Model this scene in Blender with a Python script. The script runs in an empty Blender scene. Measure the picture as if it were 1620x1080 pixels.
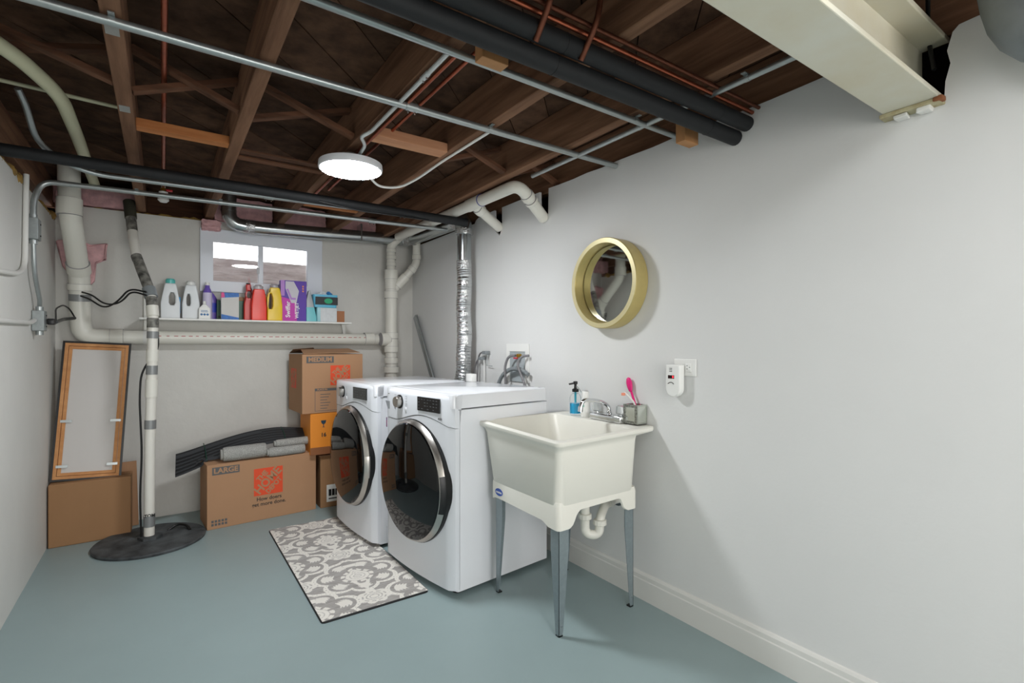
import bpy, bmesh, math, random
from mathutils import Vector as V, Matrix
random.seed(7)
PI=math.pi
SC=bpy.context.scene
COL=SC.collection
# ------------------------------------------------------------------ camera
F=801.0; CX=810; CY=545; H=1.24
TH=math.atan(553/801.0); SN=math.sin(TH); CS=math.cos(TH)
cam=bpy.data.cameras.new('camera'); co=bpy.data.objects.new('camera',cam); COL.objects.link(co)
co.location=(0,0,H); co.rotation_euler=(PI/2,0,-TH)
cam.sensor_width=36; cam.lens=36*F/1620; cam.shift_y=5/1620; cam.clip_start=.02
SC.camera=co
# ------------------------------------------------------------------ world + exposure
w=bpy.data.worlds.new('world'); SC.world=w; w.use_nodes=True
bg=w.node_tree.nodes['Background']; bg.inputs[0].default_value=(.93,.96,1,1); bg.inputs[1].default_value=3.0
SC.view_settings.view_transform='Standard'; SC.view_settings.look='None'
SC.view_settings.gamma=1; SC.view_settings.use_curve_mapping=False
SC.view_settings.exposure=0.5
LAMP=60.0        # watts-like strength of the disc lamps' emission
al=bpy.data.lights.new('room_fill','AREA'); al.shape='RECTANGLE'; al.size=2.0; al.size_y=1.5; al.energy=50; al.color=(1,.98,.96)
ao=bpy.data.objects.new('room_fill',al); COL.objects.link(ao); ao.location=(.75,-2.3,1.3); ao.rotation_euler=(PI/2,0,math.radians(16))
def at(px,py,x=None,y=None,z=None):
    r=(px-CX)/F; d=V((SN+CS*r,CS-SN*r,-(py-CY)/F))
    t=x/d.x if x is not None else y/d.y if y is not None else (z-H)/d.z
    return V((0,0,H))+d*t
# ------------------------------------------------------------------ materials
def lin(c):
    return tuple(((v/255)/12.92 if v/255<=.04045 else ((v/255+.055)/1.055)**2.4) for v in c)+(1,)
MATS={}
def mat(name,rgb,rough=.5,metal=0,noise=None,bump=None,coat=0,spec=None,trans=0,emit=0,alpha=None,stretch=None,dark=None,ior=None):
    if name in MATS: return MATS[name]
    m=bpy.data.materials.new(name); m.use_nodes=True; nt=m.node_tree; N=nt.nodes; L=nt.links
    b=N['Principled BSDF']; c=lin(rgb)
    b.inputs['Base Color'].default_value=c; b.inputs['Roughness'].default_value=rough; b.inputs['Metallic'].default_value=metal
    if coat: b.inputs['Coat Weight'].default_value=coat
    if spec is not None: b.inputs['Specular IOR Level'].default_value=spec
    if trans: b.inputs['Transmission Weight'].default_value=trans
    if ior: b.inputs['IOR'].default_value=ior
    if emit: b.inputs['Emission Color'].default_value=c; b.inputs['Emission Strength'].default_value=emit
    tc=N.new('ShaderNodeTexCoord'); mp=N.new('ShaderNodeMapping'); L.new(tc.outputs['Object'],mp.inputs[0])
    if stretch: mp.inputs['Scale'].default_value=stretch
    if noise:
        n=N.new('ShaderNodeTexNoise'); n.inputs['Scale'].default_value=noise[0]; n.inputs['Detail'].default_value=5; n.inputs['Roughness'].default_value=.6
        L.new(mp.outputs[0],n.inputs['Vector'])
        r=N.new('ShaderNodeValToRGB'); e=r.color_ramp.elements
        e[0].position=.3; e[1].position=.7
        d=lin(dark) if dark else tuple(v*(1-noise[1]) for v in c[:3])+(1,)
        e[0].color=d; e[1].color=c
        L.new(n.outputs['Fac'],r.inputs[0]); L.new(r.outputs[0],b.inputs['Base Color'])
    if bump:
        n=N.new('ShaderNodeTexNoise'); n.inputs['Scale'].default_value=bump[0]; n.inputs['Detail'].default_value=4
        L.new(mp.outputs[0],n.inputs['Vector'])
        bp=N.new('ShaderNodeBump'); bp.inputs['Strength'].default_value=bump[1]; bp.inputs['Distance'].default_value=.01
        L.new(n.outputs['Fac'],bp.inputs['Height']); L.new(bp.outputs[0],b.inputs['Normal'])
    MATS[name]=m; return m
def wood(name,rgb,dark,run='y',sc=9):
    s={'y':(1,.07,1),'x':(.07,1,1),'d':(1,1,1)}[run]
    m=mat(name,rgb,.75,noise=(sc*2.2,.4),dark=dark,bump=(sc*5,.25),stretch=s,spec=.2)
    return m
def island(m,amount=.25):   # each object a slightly different tone
    nt=m.node_tree; N=nt.nodes; L=nt.links; b=N['Principled BSDF']
    src=b.inputs['Base Color'].links[0].from_socket
    oi=N.new('ShaderNodeObjectInfo'); mr=N.new('ShaderNodeMapRange'); mr.inputs[3].default_value=1-amount; mr.inputs[4].default_value=1+amount
    L.new(oi.outputs['Random'],mr.inputs[0]); hs=N.new('ShaderNodeHueSaturation'); L.new(mr.outputs[0],hs.inputs['Value']); L.new(src,hs.inputs['Color']); L.new(hs.outputs[0],b.inputs['Base Color'])
    return m
# ------------------------------------------------------------------ mesh builder
OFF={}
class MB:
    def __init__(s): s.bm=bmesh.new()
    def _add(s,vs,fs):
        bv=[s.bm.verts.new(v) for v in vs]
        for f in fs:
            try: s.bm.faces.new([bv[i] for i in f])
            except ValueError: pass
        return bv
    def box(s,x0,x1,y0,y1,z0,z1,bev=0,rot=None,seg=2,jit=0):
        t=bmesh.new(); bmesh.ops.create_cube(t,size=1)
        for v in t.verts:
            v.co=V(((x0+x1)/2+v.co.x*(x1-x0),(y0+y1)/2+v.co.y*(y1-y0),(z0+z1)/2+v.co.z*(z1-z0)))
            if jit: v.co+=V([random.uniform(-jit,jit) for _ in range(3)])
        if bev: bmesh.ops.bevel(t,geom=t.edges[:],offset=bev,segments=seg,affect='EDGES',profile=.5)
        if rot is not None:
            c=V(((x0+x1)/2,(y0+y1)/2,(z0+z1)/2))
            bmesh.ops.transform(t,matrix=Matrix.Translation(c)@rot.to_4x4()@Matrix.Translation(-c),verts=t.verts)
        s.merge(t); return s
    def merge(s,t,M=None):
        me=bpy.data.meshes.new('t'); t.to_mesh(me); t.free()
        if M is not None: me.transform(M)
        s.bm.from_mesh(me); bpy.data.meshes.remove(me)
    def beam(s,p0,p1,w,h,up=(0,0,1),bev=0):   # oriented bar
        p0=V(p0);p1=V(p1); d=(p1-p0); L=d.length; d.normalize(); u=V(up); sx=d.cross(u).normalized(); u=sx.cross(d)
        t=bmesh.new(); bmesh.ops.create_cube(t,size=1)
        for v in t.verts: v.co=V((v.co.x*L,v.co.y*w,v.co.z*h))
        if bev: bmesh.ops.bevel(t,geom=t.edges[:],offset=bev,segments=2,affect='EDGES')
        M=Matrix((d,sx,u)).transposed().to_4x4(); M.translation=(p0+p1)/2
        s.merge(t,M); return s
    def rings(s,rings,cap=True,closed=False):
        n=len(rings[0]); bv=[[s.bm.verts.new(p) for p in r] for r in rings]
        m=len(rings)
        for i in range(m if closed else m-1):
            a=bv[i];b=bv[(i+1)%m]
            for k in range(n):
                try: s.bm.faces.new((a[k],a[(k+1)%n],b[(k+1)%n],b[k]))
                except ValueError: pass
        if cap and not closed:
            s.bm.faces.new(list(reversed(bv[0]))); s.bm.faces.new(bv[-1])
        return s
    def tube(s,pts,r,bend=0,n=16,cap=True,seg=6,rib=None):
        pts=[V(p) for p in pts]
        if bend and len(pts)>2:
            out=[pts[0]]
            for i in range(1,len(pts)-1):
                a,b,c=pts[i-1],pts[i],pts[i+1]
                la=(a-b).length; lc=(c-b).length; k=min(bend,la*.49,lc*.49)
                p=b+(a-b).normalized()*k; q=b+(c-b).normalized()*k
                for j in range(seg+1):
                    t=j/seg; out.append(p*(1-t)**2+b*2*t*(1-t)+q*t*t)
            out.append(pts[-1]); pts=out
        if rib:   # resample and ripple radius
            step,amp=rib; res=[]
            for i in range(len(pts)-1):
                L=(pts[i+1]-pts[i]).length; k=max(1,int(L/step))
                for j in range(k): res.append(pts[i].lerp(pts[i+1],j/k))
            res.append(pts[-1]); pts=res
            rs=[r+(amp if i%2 else -amp)+random.uniform(-amp,amp)*.6 for i in range(len(pts))]
        else: rs=r if isinstance(r,(list,tuple)) else [r]*len(pts)
        up=None; rg=[]
        for i,p in enumerate(pts):
            d=(pts[min(i+1,len(pts)-1)]-pts[max(i-1,0)]).normalized()
            if up is None:
                up=V((0,0,1)) if abs(d.z)<.9 else V((1,0,0))
            x=d.cross(up).normalized(); up=x.cross(d).normalized()
            rg.append([p+(x*math.cos(2*PI*k/n)+up*math.sin(2*PI*k/n))*rs[i] for k in range(n)])
        return s.rings(rg,cap)
    def cyl(s,p0,p1,r,r1=None,n=24,cap=True): return s.tube([p0,p1],[r,r if r1 is None else r1],n=n,cap=cap)
    def lathe(s,prof,c,axis='z',n=32,cap=True,sx=1,sy=1):
        c=V(c); rg=[]
        for (r,h) in prof:
            ring=[]
            for k in range(n):
                a=2*PI*k/n; u=r*math.cos(a)*sx; v=r*math.sin(a)*sy
                if axis=='z': ring.append(c+V((u,v,h)))
                elif axis=='x': ring.append(c+V((h,u,v)))
                else: ring.append(c+V((v,h,u)))
            rg.append(ring)
        return s.rings(rg,cap)
    def plate(s,outer,holes,M,th,bev=0):   # 2D outline with holes, extruded by th along the local normal
        t=bmesh.new(); ed=[]
        for lp in [outer]+list(holes):
            vs=[t.verts.new((p[0],p[1],0)) for p in lp]
            ed+=[t.edges.new((vs[i],vs[(i+1)%len(vs)])) for i in range(len(vs))]
        bmesh.ops.triangle_fill(t,use_beauty=True,edges=ed)
        r=bmesh.ops.extrude_face_region(t,geom=t.faces[:])
        ev=[g for g in r['geom'] if isinstance(g,bmesh.types.BMVert)]
        for v in ev: v.co.z+=th
        bmesh.ops.recalc_face_normals(t,faces=t.faces[:])
        if bev:
            sh=[e for e in t.edges if len(e.link_faces)==2 and e.calc_face_angle(0)>1.2]
            bmesh.ops.bevel(t,geom=sh,offset=bev,segments=3,affect='EDGES',profile=.6)
        s.merge(t,M); return s
    def text(s,body,size,M,bold=0,ext=.0004,sx=1,align='CENTER'):
        cu=bpy.data.curves.new('t','FONT'); cu.body=body; cu.size=size; cu.extrude=ext; cu.offset=bold
        cu.align_x=align; cu.align_y='CENTER'; cu.resolution_u=3
        o=bpy.data.objects.new('t',cu); COL.objects.link(o)
        dg=bpy.context.evaluated_depsgraph_get(); me=bpy.data.meshes.new_from_object(o.evaluated_get(dg))
        me.transform(M@Matrix.Diagonal((sx,1,1,1))); s.bm.from_mesh(me)
        bpy.data.meshes.remove(me); bpy.data.objects.remove(o); bpy.data.curves.remove(cu); return s
    def build(s,name,m,parent=None,off=None,smooth=True,label=None,local=False,kind=None,xf=None,ang=.6):
        if xf is not None: bmesh.ops.transform(s.bm,matrix=xf,verts=s.bm.verts)
        o_=V((0,0,0)) if local else (V(off) if off is not None else OFF.get(parent.name,V()) if parent else V())
        for v in s.bm.verts: v.co-=o_
        bmesh.ops.recalc_face_normals(s.bm,faces=s.bm.faces[:])
        me=bpy.data.meshes.new(name); s.bm.to_mesh(me); s.bm.free()
        if smooth:
            for p in me.polygons: p.use_smooth=True
            me.set_sharp_from_angle(angle=ang)
        if m: me.materials.append(m)
        o=bpy.data.objects.new(name,me); COL.objects.link(o)
        if parent: o.parent=parent; OFF[o.name]=OFF.get(parent.name,V())
        else: o.location=o_; OFF[o.name]=o_
        if label: o['label']=label
        if kind: o['kind']=kind
        return o
def thing(name,label,cat,loc=(0,0,0),rz=0,group=None):
    o=bpy.data.objects.new(name,None); COL.objects.link(o); o.location=loc; o.rotation_euler=(0,0,rz); o.empty_display_size=.05
    o['label']=label; o['category']=cat
    if group: o['group']=group
    OFF[o.name]=V(loc) if not rz else V((0,0,0)); return o
def single(mb,name,m,label,cat,loc=(0,0,0),group=None,**k):
    o=mb.build(name,m,off=loc,**k); o['label']=label; o['category']=cat
    if group: o['group']=group
    return o
def frame(o,x,y):
    x=V(x).normalized(); y=V(y).normalized(); n=x.cross(y); M=Matrix((x,y,n)).transposed().to_4x4(); M.translation=V(o); return M
def rrect(x0,x1,y0,y1,r,n=5):
    out=[]
    for cx,cy,a0 in ((x1-r,y1-r,0),(x0+r,y1-r,90),(x0+r,y0+r,180),(x1-r,y0+r,270)):
        for i in range(n+1):
            a=math.radians(a0+90*i/n); out.append((cx+r*math.cos(a),cy+r*math.sin(a)))
    return out
# palette
white_wall=mat('white wall paint',(224,224,222),.6,noise=(1.5,.04),bump=(60,.05))
found=mat('painted foundation',(214,212,206),.6,noise=(3,.08),bump=(14,.35))
leftw=mat('painted block',(222,221,216),.6,noise=(3,.06),bump=(10,.3))
floor_m=mat('blue grey floor paint',(150,168,169),.38,noise=(1.2,.1),bump=(5,.05),spec=.4)
trimw=mat('trim white',(222,221,216),.35)
joist_m=island(wood('joist wood',(142,106,82),(88,60,43),'y'),.15)
plank_m=mat('subfloor board',(98,73,57),.8,noise=(9,.5),dark=(54,39,30),bump=(40,.2),spec=.1); island(plank_m,.3)
newwood=wood('new pine',(190,128,80),(158,96,54),'x')
pale_wood=wood('pale pine',(206,164,118),(180,130,86),'x')
brace_m=island(wood('brace wood',(112,76,56),(62,40,28),'x'),.2)
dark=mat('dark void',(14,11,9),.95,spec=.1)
emt=mat('galvanised conduit',(176,182,182),.35,.75,noise=(30,.1))
galv=mat('galvanised duct',(190,195,196),.22,.95,noise=(6,.12))
foil=mat('foil',(214,216,216),.16,1,bump=(80,.6))
pvc=mat('white pvc',(224,222,212),.35,spec=.45)
pvc_y=mat('painted pvc conduit',(190,190,160),.45)
blackfoam=mat('black pipe insulation',(17,19,22),.7,noise=(30,.3))
blackm=mat('black plastic',(14,14,15),.4)
blackr=mat('black rubber',(24,24,25),.6)
copper=mat('copper',(178,100,74),.3,.9,noise=(20,.25))
oldcopper=mat('oxidised copper',(120,72,54),.45,.8,noise=(40,.35))
steelpaint=mat('cream painted steel',(206,206,194),.5,noise=(3,.1),dark=(198,190,166),bump=(20,.08))
rust=mat('rust',(150,92,56),.8,noise=(30,.4))
pinkins=mat('pink fibreglass',(232,184,186),.95,noise=(18,.35),bump=(30,.6),spec=.05)
yfoam=mat('yellow spray foam',(176,140,72),.9,noise=(25,.4),bump=(40,.5))
card=mat('cardboard',(178,138,106),.85,noise=(3,.05),bump=(30,.06),spec=.15)
card2=mat('plain cardboard',(160,122,88),.85,noise=(3,.06),bump=(30,.06),spec=.15)
card_in=mat('cardboard inside',(120,88,62),.9)
orange=mat('orange logo ink',(224,76,36),.6)
greyink=mat('grey ink',(92,92,92),.7)
dkink=mat('dark ink',(56,50,46),.7)
enamel=mat('white enamel',(232,234,238),.16,spec=.5,coat=.3)
enamel2=mat('white enamel front',(228,231,236),.25,spec=.5)
tubm=mat('tub thermoplastic',(232,230,220),.35,spec=.4)
legm=mat('galvanised leg',(148,160,164),.4,.55,noise=(60,.12))
chrome=mat('chrome',(220,222,224),.08,1)
silver=mat('brushed silver',(196,192,186),.28,1)
glassdark=mat('black door glass',(5,6,7),.03,spec=.45)
whitep=mat('white plastic',(236,236,232),.35)
grayp=mat('grey plastic',(130,136,138),.45)
# ================================================================== SHELL
XR=1.935; XL=-.58; YB=4.45; YF=-2.6; ZJ=2.185; ZP=2.375
def struct(mb,name,m,**k):
    o=mb.build(name,m,**k); o['kind']='structure'; return o
struct(MB().box(XL-.15,XR+.15,YF-.15,YB+.2,-.08,0),'floor',floor_m,smooth=False)
# right wall: outline in (Y,Z) with ragged top, cut slots for the drains and a pocket for the steel beam
top=[]
def rag(y0,y1,z,k,amp=.004):
    return [(y0+(y1-y0)*i/k,z+random.uniform(-amp,amp)) for i in range(k+1)]
pts=[(YF,0),(YB,0)]+[(YB,2.15),(3.30,2.15),(3.28,2.17)]
pts+=[(3.24,2.185),(3.02,2.19),(3.015,2.045),(2.955,2.0),(2.925,2.05),(2.925,2.19)]
pts+=[(2.50,2.19),(2.495,2.05),(2.44,1.99),(2.415,2.04),(2.41,2.192)]
pts+=rag(2.3,.70,2.19,14)+[(.668,2.185),(.665,1.972),(.58,1.965),(.515,1.972),(.512,2.03),(.500,2.08),(.508,2.12),(.495,2.17),(.48,2.185)]
pts+=rag(.44,-.4,2.19,8)+[(YF,2.19)]
struct(MB().plate(pts,[],frame((XR,0,0),(0,1,0),(0,0,1)),.015),'wall_right',white_wall,smooth=False)
# left wall
struct(MB().box(XL-.15,XL,YF,YB+.2,0,2.06),'wall_left',leftw,smooth=False)
struct(MB().box(XL-.15,XR+.13,YF-.15,YF,0,ZP),'wall_front',white_wall,smooth=False)
WX0,WX1,WZ0,WZ1=.25,1.09,1.66,2.10
wb=struct(MB().box(XL,WX0,YB,YB+.2,0,2.17).box(WX1,XR+.13,YB,YB+.2,0,2.18).box(WX0,WX1,YB,YB+.2,0,WZ0).box(WX0,WX1,YB,YB+.2,WZ1,2.18),'wall_back',found,smooth=False)
def lumpy(pts,r,amp,n=9):
    m=MB(); P=[]
    for i in range(len(pts)-1):
        k=max(2,int((V(pts[i+1])-V(pts[i])).length/.025))
        for j in range(k): P.append(V(pts[i]).lerp(V(pts[i+1]),j/k)+V([random.uniform(-amp,amp) for _ in range(3)]))
    P.append(V(pts[-1])); m.tube(P,[r*random.uniform(.5,1.4) for _ in P],n=n); return m
lumpy([(XL+.02,YB+.03,2.165),(.24,YB+.03,2.175)],.014,.007).build('foam_bead',yfoam,wb)
lumpy([(XL-.03,2.9,2.065),(XL-.02,3.5,2.06),(XL-.02,4.4,2.065)],.022,.008).build('foam_bead',yfoam,bpy.data.objects['wall_left'])
# ceiling: backing, diagonal boards, joists, bridging
cl=struct(MB().box(XL-.15,XR+.4,YF-.15,YB+.35,ZP+.024,ZP+.05),'ceiling',dark,smooth=False)
def clip(poly,axis,lim,keep):
    out=[]
    for i in range(len(poly)):
        a,b=poly[i],poly[(i+1)%len(poly)]
        ia=(a[axis]-lim)*keep>=0; ib=(b[axis]-lim)*keep>=0
        if ia: out.append(a)
        if ia!=ib:
            t=(lim-a[axis])/(b[axis]-a[axis]); out.append((a[0]+(b[0]-a[0])*t,a[1]+(b[1]-a[1])*t))
    return out
c=YF-XR-.4
while c<YB+.25-XL+.2:
    p=[(-2,c-2+.006),(3,c+3+.006),(3,c+.28+3),(-2,c+.28-2)]
    for ax,lim,k in ((0,XL-.12,1),(0,XR+.38,-1),(1,YF,1),(1,YB+.3,-1)):
        if p: p=clip(p,ax,lim,k)
    if len(p)>2:
        dz=random.uniform(0,.004)
        MB().plate(p,[],Matrix.Translation((0,0,ZP+dz)),.018).build('subfloor_board',plank_m,cl,smooth=False)
    c+=.28
JX=[-.645,-.122,.288,.76,1.175,1.607,2.0]
for i,x in enumerate(JX):
    wd=.026
    m=MB(); m.box(x-wd,x+wd,YF,YB+.19,ZJ,ZP,bev=.003,seg=1,jit=.0)
    m.build('joist',joist_m,cl,smooth=False)
MB().box(XL-.1,XR+.3,YB+.2,YB+.24,ZJ,ZP).build('rim_joist',brace_m,cl,smooth=False)
def bridge(xa,xb,ya,yb,flip):
    za,zb=(ZJ+.025,ZP-.025) if flip else (ZP-.025,ZJ+.025)
    MB().beam((xa,ya,za),(xb,yb,zb),.045,.02,up=(0,0,1),bev=.002).build('brace',brace_m,cl,smooth=False)
for i in (2,4,5,1,0):
    xa,xb=JX[i]+.026,JX[i+1]-.026
    bridge(xa,xb,2.42,2.42,True); bridge(xa,xb,2.37,2.37,False)
# blocking between joists
def block(x0,x1,y,z0,z1,th,m):
    MB().box(x0,x1,y-th/2,y+th/2,z0,z1,bev=.003).build('blocking',m,cl,smooth=False)
block(-.096,.262,2.77,ZJ+.005,ZJ+.045,.06,newwood)
block(.786,1.149,2.26,ZJ-.005,ZJ+.04,.085,wood('pink pine',(196,146,112),(168,116,86),'x'))
block(.314,.734,2.80,ZJ+.0,ZJ+.012,.05,brace_m)
block(.314,.734,2.93,ZJ+.01,ZJ+.022,.05,brace_m)
block(.786,1.149,3.62,ZJ+.0,ZJ+.04,.05,newwood)
# shade in wall slots and pocket as a black sheet; added panels stop outside light
MB().box(XR+.10,XR+.15,YF,YB,0,ZJ).build('cavity_shade',dark,cl,smooth=False)
MB().box(XR+.34,XR+.38,YF-.1,YB+.3,1.9,ZP+.03).build('rim_joist',brace_m,cl,smooth=False)  # panel added to stop outside light leaking in over the right wall
MB().box(XR+.12,XR+.36,YF-.1,YB+.3,1.88,1.9).build('leak_stop_plate',dark,cl,smooth=False)  # added plate closing the gap below that panel against outside light
MB().box(XL-.19,XL-.15,YF-.1,YB+.3,2.0,ZP+.03).build('rim_joist',brace_m,cl,smooth=False)  # panel added to stop outside light leaking in over the left wall
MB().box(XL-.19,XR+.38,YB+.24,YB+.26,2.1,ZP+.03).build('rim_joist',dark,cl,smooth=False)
# baseboard
bb=[(0,0),(-.016,0),(-.016,.095),(-.013,.1),(-.012,.118),(-.006,.128),(0,.13)]
m=MB(); m.rings([[(XR+a,y,z) for a,z in bb] for y in (YF,4.4)]); struct(m,'baseboard_right',trimw,smooth=False)
# window
wn=MB().plate([(WX0-.02,WZ0-.02),(WX1+.02,WZ0-.02),(WX1+.02,WZ1+.015),(WX0-.02,WZ1+.015)],[[(.316,1.725),(.989,1.725),(.989,2.02),(.316,2.02)]],frame((0,YB+.02,0),(1,0,0),(0,0,1)),.045,bev=.004)
vinyl=mat('window vinyl',(228,232,240),.35)
win=wn.build('window_1',vinyl,smooth=False); win['kind']='structure'
MB().box(.625,.66,YB-.012,YB+.03,1.725,2.02,bev=.003).build('mullion',vinyl,win,smooth=False)
MB().box(.614,.632,YB-.02,YB-.002,1.80,1.85,bev=.003).build('latch',mat('latch',(190,192,196),.4),win,smooth=False)
glass=mat('window glass',(255,255,255),.0,trans=1,ior=1.45)
MB().box(.31,.63,YB+.004,YB+.008,1.72,2.025).build('pane',glass,win,smooth=False)
MB().box(.655,.995,YB+.004,YB+.008,1.72,2.025).build('pane',glass,win,smooth=False)
# window well outside
wellm=mat('window well concrete',(214,204,202),.9,noise=(5,.35),dark=(168,152,148),bump=(12,.5),stretch=(1,1,4))
m=MB(); m.box(-.3,1.9,5.02,5.12,1.2,1.985); m.box(-.3,-.2,4.65,5.02,1.2,1.985); m.box(1.8,1.9,4.65,5.02,1.2,1.985); m.box(-.3,1.9,4.65,5.12,1.15,1.2)
struct(m,'window_well',wellm,smooth=False)
# ================================================================== STEEL BEAM
bt=thing('steel_beam','cream painted steel beam crossing the ceiling with rust stains at its wall end','beam',(XL,.585,1.975))
MB().box(XL,XR+.05,.515,.66,1.975,1.99,bev=.003).build('bottom_flange',steelpaint,bt,smooth=False)
MB().box(XL,XR+.05,.583,.592,1.99,2.165).build('web',steelpaint,bt,smooth=False)
MB().box(XL,XR+.05,.515,.66,2.165,2.182,bev=.003).build('top_flange',steelpaint,bt,smooth=False)
MB().box(XR-.045,XR+.04,.512,.668,1.962,1.975,bev=.003).build('bearing_plate',mat('stained plate',(196,192,160),.6,noise=(20,.3),dark=(150,130,90)),bt,smooth=False)
MB().box(XR-.05,XR-.02,.506,.53,1.962,1.978,bev=.004,jit=.002).build('rust_spot',rust,bt)
for yy in (.555,.615): MB().box(XR-.04,XR-.002,yy-.018,yy+.018,1.948,1.962,bev=.003,jit=.003).build('shim',trimw,bt,smooth=False)
# ================================================================== LAMPS
lens=mat('lamp diffuser',(255,255,255),.4)
b=lens.node_tree.nodes['Principled BSDF']; b.inputs['Emission Color'].default_value=(.94,.97,1,1); b.inputs['Emission Strength'].default_value=LAMP
def lamp(x,y,z,label,k=1.0):
    t=thing('ceiling_light',label,'light',(x,y,z))
    lm=lens
    if k!=1: lm=lens.copy(); lm.node_tree.nodes['Principled BSDF'].inputs['Emission Strength'].default_value=LAMP*k
    MB().lathe([(.145,.034),(.153,.03),(.155,.010),(.153,0),(.147,-.002),(.145,.006)],(x,y,z),n=48).build('rim',mat('lamp rim',(225,228,232),.4),t)
    MB().lathe([(.001,-.003),(.10,-.003),(.145,0),(.145,.004)],(x,y,z),n=48).build('diffuser',lm,t)
    MB().lathe([(.055,.03),(.055,.072)],(x,y,z),n=24).build('junction_box',emt,t)
L1=at(555,269,z=2.115)
lamp(L1.x,L1.y,2.115,'round flat white disc light glowing under the joists',1.45)
lamp(.85,.20,2.115,'round disc light behind the beam, above the camera',.52)
lamp(.7,-1.7,2.115,'added unseen disc light behind the camera to brighten the room',.4)  # extra lamp, added only to raise the general light level
# ================================================================== CONDUITS & PIPES at the ceiling
def conduit(pts,r,m,name,label,cat='conduit',bend=.1,couple=(),straps=(),group=None,cr=1.25):
    t=thing(name,label,cat,tuple(pts[0]),group=group)
    MB().tube(pts,r,bend).build('pipe',m,t)
    for (p,d) in couple:
        p=V(p); d=V(d).normalized(); MB().cyl(p-d*.024,p+d*.024,r*cr,n=16).build('coupling',m,t)
        for s in (-.014,.014): MB().cyl(p+d*s-V((0,0,r*1.2)),p+d*s-V((0,0,r*1.9)),.0035,n=8).build('screw',chrome,t)
    for (p,d) in straps:
        p=V(p); d=V(d).normalized(); sd=d.cross(V((0,0,1))).normalized()
        MB().cyl(p-d*.008,p+d*.008,r*1.12,n=16).beam(p-sd*.03+V((0,0,r*.9)),p+sd*.03+V((0,0,r*.9)),.016,.003).build('strap',emt,t)
    return t
X=(1,0,0); Y=(0,1,0)
conduit([(XL+.01,1.85,2.168),(XR-.003,1.85,2.164)],.0135,emt,'conduit','long grey conduit nearest the front, crossing left of the lamp to the right wall',couple=[((.80,1.85,2.167),X)],straps=[((1.16,1.85,2.167),X),((-.12,1.85,2.168),X)])
conduit([(XL+.01,1.415,2.168),(XR-.003,1.43,2.16)],.0125,emt,'conduit','grey conduit running just beyond the black insulated pipes',straps=[((1.60,1.427,2.163),X)])
p0=at(716,76,z=2.172); p1=at(640,150,z=2.172); p2=at(584,208,z=2.172)
xa=(p0.x+p1.x)/2+.004
conduit([(xa,1.44,2.172),(xa,p2.y,2.172),at(571,216,z=2.155),at(578,230,z=2.16),(L1.x+.02,L1.y-.02,2.165)],.008,mat('light conduit',(206,212,212),.35,.4),'feed_conduit','thin pale conduit along a joist ending in a kink above the lamp',bend=.04,couple=[((xa,1.62,2.172),Y)])
q=[(L1.x+.04,L1.y+.03,2.16),at(600,296,z=2.13),at(632,297,z=2.135),at(660,283,z=2.16),at(700,255,z=2.178),at(780,205,z=2.178)]
single(MB().tube(q,.0065,.06),'lamp_cable',whitep,'white cable looping from the lamp down to the next joist','cable',q[0])
conduit([(XL-.13,3.09,2.094),(1.74,3.08,2.088)],.028,blackfoam,'insulated_pipe','thick black insulated pipe above the galvanised duct, beyond the lamp','pipe')
conduit([at(28,140,z=2.30),at(40,165,z=2.26),at(60,232,z=2.14),(-.31,3.22,2.078),(.1,3.19,2.08),(1.74,3.137,2.101)],.0125,emt,'conduit','pale conduit bending down from the joists at left and hugging the black pipe',bend=.12,couple=[((.50,3.178,2.085),X),((1.3,3.152,2.095),X)])
conduit([(1.76,3.41,2.102),(-.30,3.58,2.102),(-.52,3.60,2.10),(-.552,3.585,2.0),(-.552,3.58,1.905)],.014,emt,'conduit','grey conduit that curves down to the box on the left wall',bend=.14,couple=[((1.2,3.457,2.102),X)],straps=[((.29,3.532,2.102),X),((-.12,3.565,2.102),X)])
conduit([at(-25,55,z=2.235),at(30,92,z=2.235),at(95,150,z=2.235),at(122,215,z=2.235),at(150,292,z=2.235)],.026,pvc_y,'painted_conduit','fat yellowish white pipe bending across the upper left corner','pipe',bend=.15)
conduit([(XL+.0,at(80,143,z=2.30).y,2.30),(-.15,at(80,143,z=2.30).y+.03,2.30)],.008,pvc_y,'thin_conduit','thin yellowish conduit between the joists at upper left')
# copper
conduit([(.005,1.0,2.28),(.005,4.3,2.28)],.010,copper,'copper_pipe','copper pipe alone between the two leftmost bare joists','pipe')
for k,(px,py,lb) in enumerate([(650,155,'copper pipe beside the feed conduit left of the new blocking'),(690,150,'copper pipe crossing above the front conduit, second from the joist')]):
    a=at(px,py,z=2.2); zz_=(2.178,2.22)[k]; a.x=(xa+.032,a.x)[k]; conduit([(a.x,1.44,zz_),(a.x,3.30,zz_)],.0075,copper,'copper_pipe',lb,'pipe')
t1=conduit([(XL,1.187,2.085),(XR-.004,1.187,2.085)],.030,blackfoam,'insulated_pipe','lower of the two thick black insulated pipes under the beam side','pipe')
t2=conduit([(XL,1.137,2.125),(XR-.004,1.137,2.125)],.029,blackfoam,'insulated_pipe','upper of the two thick black insulated pipes, beside the copper lines','pipe')
for t_,yy,zz,r in ((t1,1.187,2.085,.0308),(t2,1.137,2.125,.0298)):
    for xx in (.97,1.74): MB().cyl((xx-.001,yy,zz),(xx+.001,yy,zz),r,n=24).build('seam',blackm,t_)
conduit([(XL,1.115,2.163),(XR-.003,1.115,2.163)],.008,copper,'copper_pipe','bright copper line resting along the black pipes','pipe')
conduit([(XL,1.088,2.172),(XR-.003,1.088,2.172)],.007,oldcopper,'copper_pipe','darker copper line behind the bright one on the black pipes','pipe')
for (px,py,lb) in ((1000,105,'wooden'),):
    pass
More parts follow.
